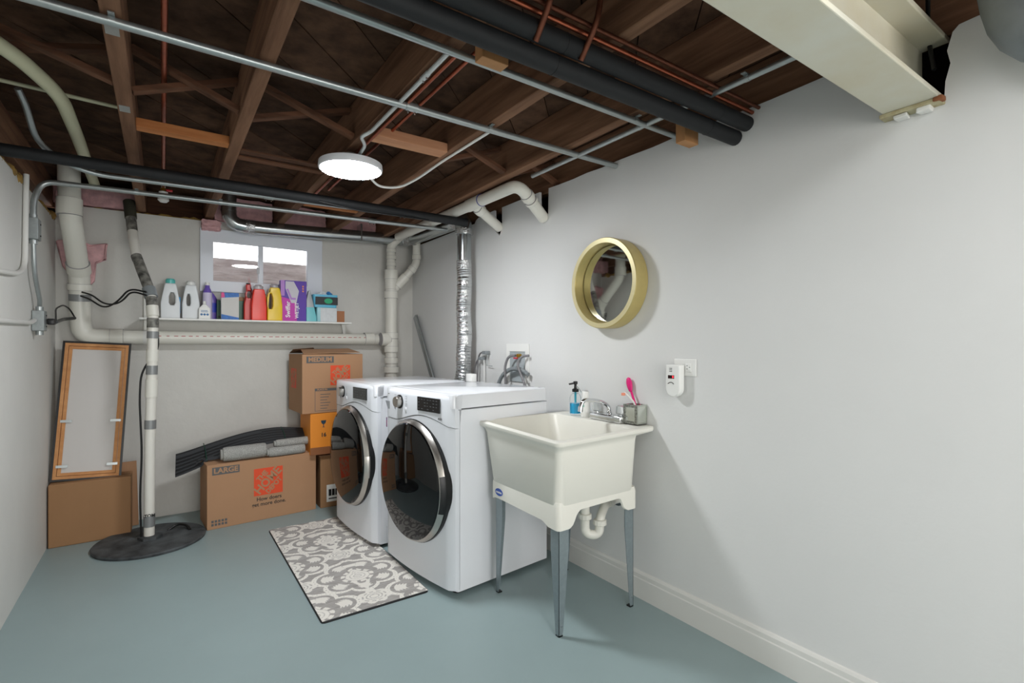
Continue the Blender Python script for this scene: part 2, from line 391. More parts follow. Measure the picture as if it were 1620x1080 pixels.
for X0,lb in ((1.03,'capped copper stub hanging over the black pipes, nearer the wall'),(.86,'short copper stub hanging over the black pipes, farther from the wall')):
    single(MB().tube([(X0,1.03,2.30),(X0,1.06,2.17),(X0,1.13,2.09+.0)],.009,.03),'copper_stub',oldcopper,lb,'pipe',(X0,1.06,2.17))
conduit([(1.668,.70,2.163),(1.668,2.22,2.163)],.011,emt,'conduit','short conduit running beside the right wall along the last joist',straps=[((1.668,1.46,2.163),Y),((1.668,.98,2.163),Y)])
single(MB().tube([(.75,3.06,2.075),(.98,3.05,2.05),(1.15,3.05,2.055),(1.45,3.07,2.062)],.005,.1,n=10),'sagging_cable',blackm,'thin black cable sagging under the thick black pipe beyond the lamp','cable',(.75,3.06,2.075))
vt=thing('shutoff_valve','small white and brass valve hanging in the bay near the back wall','valve',(.005,4.05,2.2))
MB().lathe([(.012,.10),(.012,.06),(.026,.055),(.026,.04),(.018,.03),(.030,.02),(.032,0),(.02,-.012)],(.005,4.05,2.19),n=16).build('valve_body',whitep,vt)
MB().box(.02,.055,4.03,4.05,2.25,2.262,bev=.002).build('valve_handle',mat('red valve handle',(196,40,44),.4),vt)
MB().lathe([(.016,.056),(.016,.08)],(.005,4.05,2.19),n=8).build('brass_nut',mat('brass',(196,150,60),.3,.9),vt)
for yy in (1.93,2.55): MB().box(JX[1]-.02,JX[1]+.015,yy-.03,yy+.03,ZJ-.003,ZJ-.0005).build('nail_plate',emt,cl,smooth=False)
# wood blocks holding the black pipes
def wblock(x0,x1,y0,y1,z0,z1,lb):
    o=single(MB().box(x0,x1,y0,y1,z0,z1,bev=.002),'wood_block',mat('block wood',(188,136,88),.7,noise=(14,.25),stretch=(1,1,.2)),lb,'block',((x0+x1)/2,(y0+y1)/2,z0),smooth=False); return o
a=at(719,98,z=2.115); b_=at(775,104,z=2.115)
wblock(.79,.885,1.300,1.345,2.105,ZJ,'short wood block under the joist holding the black pipes, left of centre')
wblock(1.755,1.845,1.300,1.345,2.075,ZJ,'short wood block against the right wall beside the black pipes')
MBs=MB().tube([(1.41,.44,2.36),(1.64,.47,2.18),(1.87,.495,2.03)],.006,.1)
single(MB().tube([at(1468,-10,z=2.25),at(1468,60,z=2.2),at(1478,110,x=1.93)],.006,.08),'black_cable',blackm,'black cable hanging behind the steel beam by the wall','cable',tuple(at(1468,60,z=2.2)))
# big grey duct at top right
dt=thing('round_duct','dull grey round duct elbow at the top right corner','duct',(1.8,.3,2.1))
gd=mat('dull galvanised',(132,138,140),.55,.5,noise=(9,.25),bump=(20,.15))
MB().tube([(1.77,.35,2.37),(1.79,.30,1.99),(1.80,-.1,1.975),(1.80,-1.5,1.975)],.082,.13,n=32).build('duct_body',gd,dt)
# ================================================================== DRAIN PIPES
def pvcthing(name,lb,loc): return thing(name,lb,'pipe',loc)
def fitting(t,p,d,L,r,name='coupling',m=None):
    p=V(p); d=V(d).normalized(); MB().cyl(p-d*L/2,p+d*L/2,r*(1.03 if name=='coupling' else 1),n=28).build(name,m or pvc,t)
    if name in('coupling','hub') and L>.015:
        for s in (-1,1): MB().cyl(p+d*s*(L/2-.001),p+d*s*(L/2+.0015),r*1.01,n=28).build('glue_line',glueline,t)
glueline=mat('glue line',(150,148,150),.5); redink=mat('red print',(176,70,72),.6); blueink=mat('blue print',(60,60,130),.6); tape=mat('grey duct tape',(140,142,142),.4,.3)
# left stack, elbow and long horizontal run
yl=4.37
A=[at(109,258,y=4.03),at(110,322,y=4.03),at(113,352,y=4.05),at(126,434,y=4.34),at(127,495,y=yl)]
zh=at(300,534,y=yl).z
stack=pvcthing('drain_stack','fat white plastic drain stack in the back left corner, bent and running under the shelf',(A[3].x,yl,zh))
MB().tube(A+[(A[4].x+.01,yl,zh),(A[4].x+.2,yl,zh)],.055,.07,n=28,seg=8).build('stack_pipe',pvc,stack)
MB().tube([(A[4].x+.18,yl,zh),(1.60,yl,zh-.005)],.047,n=28).build('run_pipe',pvc,stack)
fitting(stack,A[1]+V((0,0,-.02)),(0,0,1),.10,.061); fitting(stack,A[2].lerp(A[3],.86),A[3]-A[2],.07,.061)
fitting(stack,A[3].lerp(A[4],.33),A[3]-A[4],.04,.062); fitting(stack,(A[4].x+.19,yl,zh),X,.07,.056); fitting(stack,(1.49,yl,zh),X,.08,.052)
fitting(stack,A[3].lerp(A[4],.60),A[3]-A[4],.045,.0585,'tape',tape)
fitting(stack,(-.10,yl,zh),X,.02,.049,'hanger_strap',trimw)
m=MB()
for i in range(34):
    x=-.02+i*.044; m.box(x,x+random.uniform(.012,.03),yl-.0482,yl-.0465,zh+.008,zh+.0125)
m.build('lettering',redink,stack,smooth=False)
# sump pump riser
ys=3.94
SY=[(852,236,ys),(700,237,ys),(560,241,ys),(500,242,ys),(465,239,ys+.03),(408,216,4.13),(370,210,4.22),(318,204,4.32)]
S=[tuple(at(b,a,y=c)) for a,b,c in SY]
sp=thing('sump_riser','thin white plastic sump riser with grey taped joints rising from the black lid','pipe',S[0])
MB().tube(S,.0285,.05,n=24).build('riser_pipe',mat('riser pvc',(226,223,214),.4),sp)
def onS(py0,py1,r,name,m):
    if py0<py1: py0,py1=py1,py0
    def xs(py):
        for (a,b,e),(c,d,f) in zip(SY,SY[1:]):
            if c<=py<=a:
                k=(py-a)/(c-a); return at(b+(d-b)*k,py,y=e+(f-e)*k)
    a=xs(py0); b=xs(py1); MB().cyl(a,b,r,n=24).build(name,m,sp)
glue=mat('stained primer',(52,50,46),.6,noise=(30,.6),dark=(150,148,140))
onS(815,832,.031,'tape',tape); onS(664,678,.0315,'tape',tape); onS(578,592,.0315,'tape',tape); onS(524,535,.0315,'tape',tape)
onS(600,628,.0335,'coupling',pvc); onS(553,572,.033,'coupling',pvc); onS(484,500,.034,'coupling',pvc); onS(503,518,.032,'coupling',glue)
onS(470,484,.031,'coupling',glue); onS(456,470,.037,'rubber_coupling',grayp); onS(458,405,.0300,'joint_sleeve',glue); onS(345,319,.034,'rubber_coupling',mat('dark olive rubber',(62,60,48),.7)); onS(366,345,.030,'joint_sleeve',glue)
MB().text('TOM',.026,frame((S[0][0]+.003,ys-.0287,.165),X,(0,0,1)),.001).build('lettering',blackm,sp,smooth=False)
sl=thing('pit_cover','round black sump pit cover on the floor around the riser','cover',(-.06,3.92,0))
lidm=mat('black sump lid',(86,90,92),.7,noise=(9,.5),dark=(30,32,34),bump=(12,.5))
MB().lathe([(.295,0),(.298,.012),(.292,.019),(.12,.022),(.115,.018),(.06,.018)],(-.06,3.92,0),n=56).build('lid_plate',lidm,sl)
MB().lathe([(.065,.018),(.065,.034),(.045,.036)],(-.065,3.935,0),n=6).build('pipe_collar',lidm,sl)
MB().tube([(.03,4.02,.02),(.08,4.05,.045),(.13,4.0,.045),(.15,3.95,.02)],.008,.03).build('handle',blackm,sl)
k=[(-.09,ys+.02,1.56),(-.088,ys,1.5),(-.1,ys-.0,1.42)]
single(MB().tube([(S[0][0]-.04,ys,.03),(S[0][0]-.048,ys,.30),(S[0][0]-.036,ys,.55),(S[0][0]-.05,ys,.9),(S[0][0]-.04,ys,1.08),(S[0][0]+.048,ys,1.2),(S[0][0]+.045,ys,1.32)],.006,.12,n=10),'pump_cord',blackm,'black pump cord taped along the sump riser','cord',(S[0][0],ys,.03))
# cord loops between riser and plug
a0=at(232,462,y=3.9)
single(MB().tube([a0,at(205,456,y=3.95),at(185,478,y=4.05),at(165,488,y=4.15),at(140,472,y=4.25),at(128,468,y=4.3)],.0055,.08,n=10),'cord_loop',blackm,'upper black cord swagged between riser and fat drain stack','cord',tuple(a0))
single(MB().tube([a0+V((0,0,-.02)),at(208,460,y=3.94),at(190,480,y=4.04),at(166,482,y=4.15),at(145,466,y=4.24),at(130,462,y=4.3)],.0055,.08,n=10),'cord_loop',blackm,'lower black cord swagged between riser and fat drain stack','cord',tuple(a0+V((0,0,-.02))))
# right rear stack
yr=4.3; xr=at(619,500,y=yr).x
rs=pvcthing('vent_stack','white plastic drain stack with angled branch in the back right corner',(xr,yr,0))
MB().cyl((xr,yr,.0),(xr,yr,1.78),.050,n=28).build('stack_pipe',pvc,rs)
br=at(632,362,y=yr)
MB().tube([(xr,yr,1.75),(xr-.005,yr,2.12),(br.x+.01,yr-.06,2.22),(br.x+.03,yr-.09,2.34)],.037,.05,n=24).build('upper_pipe',pvc,rs)
for z_,r,L in ((1.02,.066,.05),(1.10,.058,.05),(1.20,.060,.05),(1.24,.056,.10),(1.32,.058,.05),(1.68,.058,.06),(1.78,.052,.10),(1.86,.056,.08),(1.95,.041,.03),(2.01,.041,.03),(2.07,.041,.03),(1.44,.0505,.001)):
    fitting(rs,(xr,yr,z_),(0,0,1),L,r)
fitting(rs,(xr-.058,yr,zh-.005),X,.08,.058,'hub')
b1=at(634,448,y=yr-.01); b2=at(659,418,y=4.22); b3=at(664,390,y=4.2)
b2.x=min(b2.x,XR-.042); b3.x=b2.x
MB().tube([(xr,yr,1.70),b2,(b2.x,b2.y,2.30)],.034,.05,n=24).build('branch_pipe',pvc,rs)
fitting(rs,(b2.x,b2.y,b2.z+.06),(0,0,1),.04,.038); fitting(rs,b2.lerp(V((xr,yr,1.70)),.18),b2-V((xr,yr,1.70)),.04,.038)
fitting(rs,V((xr,yr,1.70)).lerp(b2,.4),b2-V((xr,yr,1.70)),.12,.041)
# drain run beneath last joist with two drops into the wall
xg=1.655
g=pvcthing('ceiling_drain','white plastic drain under the last joist with two angled drops into the right wall',(xg,3.0,2.15))
e1=at(860,345,x=XR-.005); e2=at(790,360,x=XR-.005)
MB().tube([(xg,4.10,2.16),(xg,2.33,2.145),e1],.035,.09,n=24,seg=8).build('drain_pipe',pvc,g)
tq=at(755,316,x=xg)
MB().tube([(xg,tq.y+.05,2.15),e2],.033,n=24).build('branch_pipe',pvc,g)
d1=(e1-V((xg,2.33,2.145))).normalized(); fitting(g,V((xg,2.33,2.145))+d1*.11,d1,.035,.039); fitting(g,V((xg,2.33,2.145))+d1*.155,d1,.02,.0395)
d2=(e2-V((xg,tq.y+.05,2.15))).normalized(); fitting(g,V((xg,tq.y+.05,2.15))+d2*.07,d2,.045,.038); fitting(g,(xg,tq.y+.03,2.15),Y,.16,.039); fitting(g,(xg,tq.y-.053,2.15),Y,.004,.0395,'ring',blueink)
# ================================================================== GALVANISED DUCT RUN
gx=1.835; gy=3.28
yd=4.30
dd=thing('galvanised_duct','shiny galvanised duct running over the window and turning to the dryer','duct',(gx,gy,1.0))
zd=at(590,374,y=yd).z; x0=at(362,300,y=yd).x
MB().tube([(x0,yd,2.36),(x0,yd,2.135),(x0+.24,yd,2.135),(1.80,yd,zd)],.052,.10,n=28,seg=4).build('back_run',galv,dd)
for p,d in (((x0,yd,2.235),(0,0,1)),((x0+.026,yd,2.162),(.7,0,-1)),((x0+.10,yd,2.135),(1,0,0))): fitting(dd,p,d,.008,.0545,'seam_ring',galv)
for xx in (1.38,): MB().box(xx,xx+.012,yd-.055,yd+.055,zd-.056,zd+.085).build('hanger',galv,dd,smooth=False)
foilm=mat('foil tape',(205,206,206),.2,.9,bump=(60,.9))
def crumple(t,p0,p1,r,name='foil_tape'):
    MB().tube([p0,p1],r,n=28,rib=(.008,.0012)).build(name,foilm,t)
crumple(dd,(x0+.11,yd,2.135),(x0+.17,yd,2.135),.0545)
gz=zd-.01
MB().tube([(1.80,yd,zd),(1.83,yd-.05,zd),(1.84,gy+.02,gz),(gx,gy,gz-.03),(gx,gy,1.86)],.052,.04,n=28,seg=3).build('side_run',galv,dd)
crumple(dd,(1.80,yd-.02,zd),(1.835,yd-.12,zd),.0555); crumple(dd,(1.838,gy+.13,gz),(1.838,gy+.05,gz),.0555); crumple(dd,(gx,gy,gz-.075),(gx,gy,gz-.115),.066); crumple(dd,(gx,gy+.06,gz+.0),(gx,gy+.12,gz+.0),.064); 
MB().tube([(gx-.005,gy+.04,gz+.005),(gx-.003,gy+.01,gz-.02),(gx,gy,gz-.085)],.064,n=12).build('elbow',galv,dd)
crumple(dd,(gx,gy,1.86),(gx,gy,1.80),.056)
P=[(gx+.004*math.sin(i*1.7),gy+.004*math.cos(i*2.1),1.82-.11*i) for i in range(8)]+[(1.80,gy,.90),(1.725,gy,.84)]
MB().tube(P,.056,.04,n=28,rib=(.0075,.0025)).build('flex_hose',foil,dd)
for xx in (.86,):
    pass
# insulation
def batt(x0,x1,y0,y1,z0,z1,lb,n=14):
    m=MB(); 
    t=bmesh.new(); bmesh.ops.create_cube(t,size=1); bmesh.ops.subdivide_edges(t,edges=t.edges[:],cuts=7,use_grid_fill=True)
    for v in t.verts:
        c=v.co.copy(); v.co=V(((x0+x1)/2+c.x*(x1-x0),(y0+y1)/2+c.y*(y1-y0),(z0+z1)/2+c.z*(z1-z0)))+V([random.uniform(-.009,.009) for _ in range(3)])
    bmesh.ops.smooth_vert(t,verts=t.verts,factor=.5,use_axis_x=True,use_axis_y=True,use_axis_z=True)
    m.merge(t); return single(m,'insulation_batt',pinkins,lb,'insulation',((x0+x1)/2,y0,z0))
batt(JX[2]+.03,JX[3]-.03,YB-.03,YB+.18,2.18,2.37,'pink insulation batt in the joist bay above the window left half')
batt(JX[3]+.03,JX[4]-.03,YB-.02,YB+.18,2.18,2.37,'pink insulation batt in the joist bay above the window right half')
batt(JX[4]+.03,JX[5]-.03,YB-.02,YB+.18,2.18,2.37,'pink insulation batt in the bay right of the window')
batt(.24,.36,YB-.07,YB-.005,2.095,2.17,'pink insulation tuft hanging beside the duct elbow over the window')
batt(JX[0]+.05,JX[1]-.03,YB-.0,YB+.17,2.18,2.33,'pink insulation batt above the wall behind the fat drain stack')
batt(XL+.015,XL+.14,4.32,YB-.0,2.10,2.23,'pink insulation tuft in the corner at the top of the drain stack')
m=MB(); o=[(0,.30),(.10,.32),(.17,.29),(.26,.31),(.25,.20),(.20,.17),(.19,.05),(.14,-.02),(.08,.06),(.03,.14)]
m.plate([(a,b) for a,b in o],[],frame((XL+.01,YB-.012,1.62),(1,0,0),(0,0,1)),.03,bev=.008)
for v in m.bm.verts: v.co+=V([random.uniform(-.006,.006) for _ in range(3)])
bmesh.ops.transform(m.bm,matrix=Matrix.Identity(4),verts=m.bm.verts)
single(m,'insulation_scrap',pinkins,'ragged pink insulation scrap on the back wall behind the drain stack','insulation',(XL+.1,YB,1.6))
# ================================================================== LEFT WALL ELECTRICAL
wx=XL+.002
def ebox(y,z,lb,hgt=.11):
    t=thing('junction_box',lb,'electrical box',(wx,y,z))
    MB().box(wx,wx+.05,y-.04,y+.045,z-hgt/2,z+hgt/2,bev=.003).build('box_body',mat('zinc box',(158,164,164),.45,.5,noise=(40,.2)),t,smooth=False)
    for s in (-1,1): MB().cyl((wx+.026,y,z+s*hgt/2),(wx+.026,y,z+s*(hgt/2+.022)),.017,n=16).build('connector',emt,t)
    for s in (-.03,.03): MB().cyl((wx+.049,y+.02,z+s),(wx+.053,y+.02,z+s),.004,n=8).build('screw',blackm,t)
    return t
ebox(3.58,1.84,'upper grey metal junction box on the left wall under the curved conduit')
ebox(3.74,1.37,'lower grey metal outlet box on the left wall with a black plug')
conduit([(wx+.026,3.58,1.765),(wx+.026,3.60,1.62),(wx+.03,3.72,1.48),(wx+.026,3.74,1.448)],.0105,emt,'conduit','short grey conduit linking the two boxes on the left wall',bend=.1)
wc=mat('painted conduit white',(222,221,216),.45)
conduit([(wx+.012,2.3,1.50),(wx+.012,3.30,1.575),(wx+.012,3.47,1.62),(wx+.012,3.50,2.10)],.0115,wc,'conduit','white painted conduit on the left wall that turns up behind the upper box',bend=.12)
conduit([(wx+.012,2.3,1.33),(wx+.012,3.6,1.355),(wx+.012,3.69,1.37)],.0115,wc,'conduit','white painted conduit on the left wall entering the lower box',bend=.05)
pl=thing('plug','black plug in the lower box on the left wall with looping cord','plug',(wx+.06,3.78,1.38))
MB().box(wx+.053,wx+.085,3.755,3.81,1.35,1.385,bev=.006).build('plug_body',blackm,pl)
c0=V((wx+.085,3.80,1.367)); 
MB().tube([c0,at(100,505,y=4.15),at(118,503,y=4.27)],.010,.03,n=10).build('cord',blackm,pl)
MB().tube([c0+V((0,0,.01)),at(88,488,y=4.0),at(100,482,y=4.15),at(110,488,y=4.25),at(119,503,y=4.28)],.0045,.05,n=8).build('cord',blackm,pl)
# ================================================================== SHELF + GOODS
shz=1.425
sh=thing('wall_shelf','narrow white shelf under the window carrying cleaning products','shelf',(-.13,YB,shz-.012))
MB().box(-.13,1.30,4.235,YB-.002,shz-.013,shz,bev=.002).build('shelf_board',whitep,sh,smooth=False)
for x in (-.10,): MB().box(x-.008,x+.008,YB-.02,YB-.001,1.30,1.62).build('standard',mat('shelf metal',(214,214,208),.4,.3),sh,smooth=False)
MB().plate([(0,0),(.03,0),(.03,-.085),(.012,-.085)],[],frame((1.27,YB-.02,shz-.013),(1,0,0),(0,0,1)),.012).build('bracket',whitep,sh,smooth=False)
def wpx(pl,pr,y): return at(pl,500,y=y).x,at(pr,500,y=y).x
def hz(py,px,y): return at(px,py,y=y).z
FR=lambda x,y,z: frame((x,y,z),(1,0,0),(0,0,1))
def jug(pl,pr,ptop,y,body,cap,name,lb,capm,hole,capH=.03,taper=.72,neck=.34,label=None,dp=.075):
    x0,x1=wpx(pl,pr,y); W=x1-x0; Ht=hz(ptop,(pl+pr)/2,y)-shz; xc=(x0+x1)/2
    t=thing(name,lb,'bottle',(xc,y+dp/2,shz)); bh=Ht-capH
    L=[(0,.0),(W,0),(W*1.0,bh*.45),(W*(.5+taper/2),bh*.78),(W*(.5+neck/2+.05),bh*.97),(W*(.5+neck/2),bh),(W*(.5-neck/2),bh),(W*(.5-neck/2-.05),bh*.97),(W*(.5-taper/2),bh*.78),(0,bh*.45)]
    hl=[]
    if hole: a,b,c,d=hole; hl=[[(W*a+ (W*(b-a))*px_,bh*c+bh*(d-c)*py_) for px_,py_ in ((.2,0),(.8,0),(1,.2),(1,.7),(.75,1),(.3,1),(0,.7),(0,.2))]]
    MB().plate(L,hl,FR(x0,y+dp,shz+.0),dp,bev=.007).build('bottle_body',body,t,ang=1)
    r=W*neck/2
    MB().lathe([(r*1.02,0),(r*1.05,capH*.7),(r*.8,capH),(r*.2,capH*1.02)],(xc,y+dp/2,shz+bh),n=20).build('cap',capm,t)
    if label: label(t,x0,W,bh,y)
    return t
whitejug=mat('white jug plastic',(226,230,232),.35); teal=mat('teal cap',(96,196,190),.3); clearp=mat('clear cap',(226,222,224),.2,trans=.6)
bluelab=mat('blue label',(40,160,220),.4); redj=mat('red orange plastic',(238,52,32),.28); yelj=mat('yellow plastic',(238,200,20),.28); redd=mat('red bottle',(206,34,26),.3)
def sidelabel(t,x0,W,bh,y): MB().box(x0+W*.92,x0+W*1.015,y+.01,y+.065,.0+shz+bh*.15,shz+bh*.62,bev=.003).build('label',bluelab,t)
jug(254,285,440,4.29,whitejug,teal,'detergent_jug','white detergent jug with a teal domed cap, first on the shelf',teal,(.42,.75,.38,.74),.034,taper=.75,neck=.5,label=sidelabel)
jug(288,316,444,4.29,whitejug,teal,'detergent_jug','white detergent jug with a white cap, second on the shelf',whitep,(.25,.48,.38,.74),.030,taper=.78,neck=.52)
pur=mat('purple plastic',(120,96,190),.3); purlab=mat('lilac label',(214,206,232),.5)
def lath(prof,x,y,z,sx=1,sy=1,n=24): return MB().lathe(prof,(x,y,z),n=n,sx=sx,sy=sy)
x0,x1=wpx(321,336,4.33); Ht=hz(446,328,4.33)-shz; r=(x1-x0)/2
t=thing('softener_bottle','slim purple bottle with a lilac label and white cap','bottle',((x0+x1)/2,4.36,shz))
lath([(r*.95,0),(r,.004),(r,Ht*.72),(r*.8,Ht*.8),(r*.55,Ht*.86),(r*.5,Ht*.93)],(x0+x1)/2,4.36,shz).build('bottle_body',pur,t)
lath([(r*1.02,Ht*.02),(r*1.02,Ht*.72)],(x0+x1)/2,4.36,shz).build('label',purlab,t)
lath([(r*.52,Ht*.92),(r*.5,Ht),(r*.2,Ht)],(x0+x1)/2,4.36,shz).build('cap',whitep,t)
x0,x1=wpx(318,343,4.40); Ht=hz(462,330,4.4)-shz
t=thing('softener_bottle','squat purple bottle with a blue label behind the slim one','bottle',((x0+x1)/2+.01,4.42,shz))
xc=(x0+x1)/2+.01; r=(x1-x0)/2
lath([(r,0),(r,Ht*.7),(r*.7,Ht*.85),(r*.3,Ht)],xc,4.42,shz,sy=.35).build('bottle_body',pur,t)
lath([(r*1.02,Ht*.28),(r*1.02,Ht*.62)],xc,4.42,shz,sy=.36).build('label',mat('deep blue label',(44,60,190),.4),t)
x0,x1=wpx(314,333,4.26); Ht=hz(476,324,4.26)-shz; W=x1-x0; xc=(x0+x1)/2
t=thing('spray_refill','small white bottle with a round blue printed label at the shelf edge','bottle',(xc,4.28,shz))
MB().plate([(0,0),(W,0),(W*.98,Ht*.6),(W*.62,Ht*.82),(W*.38,Ht*.82),(W*.02,Ht*.6)],[],FR(x0,4.30,shz),.045,bev=.005).build('bottle_body',whitep,t,ang=1)
lath([(W*.14,Ht*.8),(W*.14,Ht),(W*.05,Ht)],xc,4.278,shz,n=14).build('cap',whitep,t)
m=MB()
for k in range(3): m.cyl((x0+W*(.25+.25*k),4.2535,shz+Ht*.25),(x0+W*(.25+.25*k),4.2545,shz+Ht*.25),W*.11,n=14)
m.box(x0+W*.2,x0+W*.8,4.2535,4.2545,shz+Ht*.38,shz+Ht*.41).box(x0+W*.2,x0+W*.75,4.2535,4.2545,shz+Ht*.45,shz+Ht*.48)
m.build('printed_label',mat('label blue ink',(70,120,170),.5),t,smooth=False)
def carton(pl,pr,ptop,y,dp,m,name,lb,cat='box',side=None):
    x0,x1=wpx(pl,pr,y); Ht=hz(ptop,(pl+pr)/2,y)-shz
    t=thing(name,lb,cat,((x0+x1)/2,y+dp/2,shz)); MB().box(x0,x1,y,y+dp,shz,shz+Ht,bev=.001).build('carton',m,t,smooth=False); return t,x0,x1,Ht
greenp=mat('dark green',(16,92,66),.4)
t,x0,x1,Ht=carton(343,356,475,4.375,.05,greenp,'green_carton','dark green pack showing left of the blue and white box')
MB().box(x0+.005,x1-.005,4.3735,4.375,shz+.02,shz+.03).build('print_band',blackm,t,smooth=False)
t,x0,x1,Ht=carton(377,388,476,4.375,.05,greenp,'green_carton','dark green pack showing right of the blue and white box')
MB().box(x0+.002,x1-.004,4.385,4.42,shz+Ht,shz+Ht+.03,bev=.004).build('wooden_top',mat('tan wood',(172,132,98),.6),t)
t,x0,x1,Ht=carton(350,378,463,4.27,.05,mat('off white card',(206,204,200),.5),'cloth_box','white box with blue bands and a pink corner')
W=x1-x0
MB().plate([(0,Ht),(W,Ht),(W,Ht*.86),(0,Ht*.80)],[],FR(x0,4.27,shz),.0012).build('top_band',mat('blue band',(48,120,204),.5,noise=(60,.4)),t,smooth=False)
MB().plate([(0,0),(W*.85,0),(W,.0),(W,Ht*.08),(0,Ht*.2)],[],FR(x0,4.27,shz),.0012).build('bottom_band',MATS['blue band'],t,smooth=False)
MB().plate([(0,Ht),(W*.16,Ht),(W*.2,Ht*.83),(0,Ht*.80)],[],FR(x0,4.269,shz),.0012).build('pink_corner',mat('pink print',(224,70,140),.5),t,smooth=False)
jug(386,401,447,4.31,redd,blackm,'red_bottle','tall narrow red bottle with a black cap and open handle',blackm,(.3,.9,.62,.82),.012,taper=.5,neck=.45,dp=.06)
jug(398,422,450,4.25,redj,clearp,'detergent_jug','bright red jug with a clear cap in the middle of the shelf',clearp,None,.034,taper=.86,neck=.62)
jug(423,447,449,4.27,yelj,clearp,'detergent_jug','yellow jug with a clear cap beside the purple box',clearp,(.06,.36,.35,.82),.028,taper=.84,neck=.55)
t,x0,x1,Ht=carton(444,485,444,4.28,.06,mat('violet card',(84,42,164),.45),'mop_refill_box','tall violet and magenta mop refill box on the shelf')
W=x1-x0; yb=4.28
MB().box(x0,x0+W*.15,yb-.0012,yb,shz+Ht*.62,shz+Ht).build('lilac_panel',mat('lilac print',(182,130,206),.5),t,smooth=False)
MB().plate([(0,0),(W*.62,0),(W*.60,Ht*.5),(0,Ht*.6)],[],FR(x0,yb,shz),.0008).build('magenta_panel',mat('magenta print',(196,50,170),.5),t,smooth=False)
MB().plate([(W*.18,Ht*.98),(W*.50,Ht*.98),(W*.70,Ht*.75),(W*.6,Ht*.45),(W*.40,Ht*.45),(W*.18,Ht*.8)],[],FR(x0,yb-.0009,shz),.0008).build('mop_pad_print',mat('pad print',(206,202,210),.6),t,smooth=False)
MB().plate([(W*.22,Ht*.78),(W*.28,Ht*.80),(W*.42,Ht*.58),(W*.58,Ht*.58),(W*.57,Ht*.53),(W*.38,Ht*.53)],[],FR(x0,yb-.0018,shz),.0008).build('pad_stripe_print',MATS['lilac print'],t,smooth=False)
up=(0,0,1)
MB().text('Swiffer',.046,frame((x0+W*.28,yb-.0018,shz+Ht*.29),(0,0,1),(-1,0,0)),.001,sx=1.0).build('lettering',whitep,t,smooth=False)
MB().text('WETJET',.036,frame((x0+W*.62,yb-.0018,shz+Ht*.27),(0,0,1),(-1,0,0)),.001,sx=1.0).build('lettering',whitep,t,smooth=False)
m=MB()
for k in range(3): m.cyl((x0+W*.86,yb-.0015,shz+Ht*(.75+.06*k)),(x0+W*.86,yb,shz+Ht*(.75+.06*k)),.007,n=12)
m.build('icons_print',mat('orange print',(226,140,100),.5),t,smooth=False)
# clear spray bottle (triangular)
x0,x1=wpx(485,502,4.27); Ht=hz(459,490,4.27)-shz; W=x1-x0
t=thing('refill_bottle','pale teal clear bottle with a pointed top beside the violet box','bottle',((x0+x1)/2,4.3,shz))
MB().plate([(0,0),(W,0),(W*.62,Ht*.62),(W*.35,Ht),(W*.22,Ht),(0,Ht*.7)],[],FR(x0,4.32,shz),.05,bev=.006).build('bottle_body',mat('clear plastic grey',(196,200,202),.2,trans=.25),t,ang=1)
MB().plate([(-.001,0),(W*1.01,0),(W*.72,Ht*.46),(-.001,Ht*.46)],[],FR(x0,4.3215,shz+.001),.053,bev=.005).build('liquid',mat('pale teal liquid',(120,200,206),.3),t,ang=1)
# tubs
x0,x1=wpx(507,533,4.24); Ht=hz(486,520,4.24)-shz; xc=(x0+x1)/2; W=x1-x0
t=thing('wipes_tub','white and teal plastic tub at the shelf edge under another tub','tub',(xc,4.28,shz))
MB().box(x0-.025,x1,4.245,4.33,shz,shz+Ht,bev=.006).build('tub_body',mat('pale teal plastic',(140,196,204),.35),t)
MB().box(x0+.0,x1+.001,4.243,4.25,shz+.001,shz+Ht-.005,bev=.002).build('label',mat('tub label',(216,220,222),.5,noise=(40,.15)),t,smooth=False)
z2=shz+Ht+.0; x0,x1=wpx(496,535,4.235); H2=hz(466,516,4.235)-z2
t=thing('cleaning_caddy','open teal tub with black band and green oval stacked on the white tub','tub',((x0+x1)/2,4.28,z2))
W=x1-x0; m=MB()
m.rings([[(p[0],p[1],z2) for p in rrect(x0+.012,x1-.008,4.25,4.33,.012)],[(p[0],p[1],z2+H2) for p in rrect(x0,x1,4.24,4.34,.015)],[(p[0],p[1],z2+H2) for p in rrect(x0+.006,x1-.006,4.246,4.334,.012)],[(p[0],p[1],z2+.008) for p in rrect(x0+.016,x1-.012,4.256,4.324,.01)]])
m.build('tub_body',mat('sky plastic',(92,182,214),.35),t)
MB().box(x0+.016,x1-.002,4.238,4.247,z2+H2*.2,z2+H2*.82).build('band',mat('black print',(30,34,38),.5),t,smooth=False)
MB().lathe([(.026,0),(.026,-.0015)],((x0+x1)/2+.02,4.2385,z2+H2*.5),axis='y',n=24,sy=1.25,sx=.85).build('oval_print',mat('green print',(24,160,110),.5),t,smooth=False)
def crumpled(x,y,z,sx,sy,sz,m,lb,name,cat,amp=.25):
    t=bmesh.new(); bmesh.ops.create_icosphere(t,subdivisions=3,radius=1)
    for v in t.verts:
        v.co*=1+random.uniform(-amp,amp); v.co=V((v.co.x*sx+x,v.co.y*sy+y,v.co.z*sz+z))
    mb=MB(); mb.merge(t); return single(mb,name,m,lb,cat,(x,y,z-sz))
crumpled((x0+x1)/2-.015,4.288,z2+H2-.002,.034,.03,.028,mat('white cloth',(222,228,232),.8),'crumpled white cloth in the teal tub','cloth','cloth')
crumpled((x0+x1)/2+.038,4.288,z2+H2-.002,.026,.03,.030,mat('blue cloth',(52,130,192),.6),'crumpled blue cloth in the teal tub','cloth','cloth')
t,x0,x1,Ht=carton(533,545,492,4.29,.04,mat('small brown card',(168,112,76),.7),'small_box','tiny brown cardboard box at the right end of the shelf')
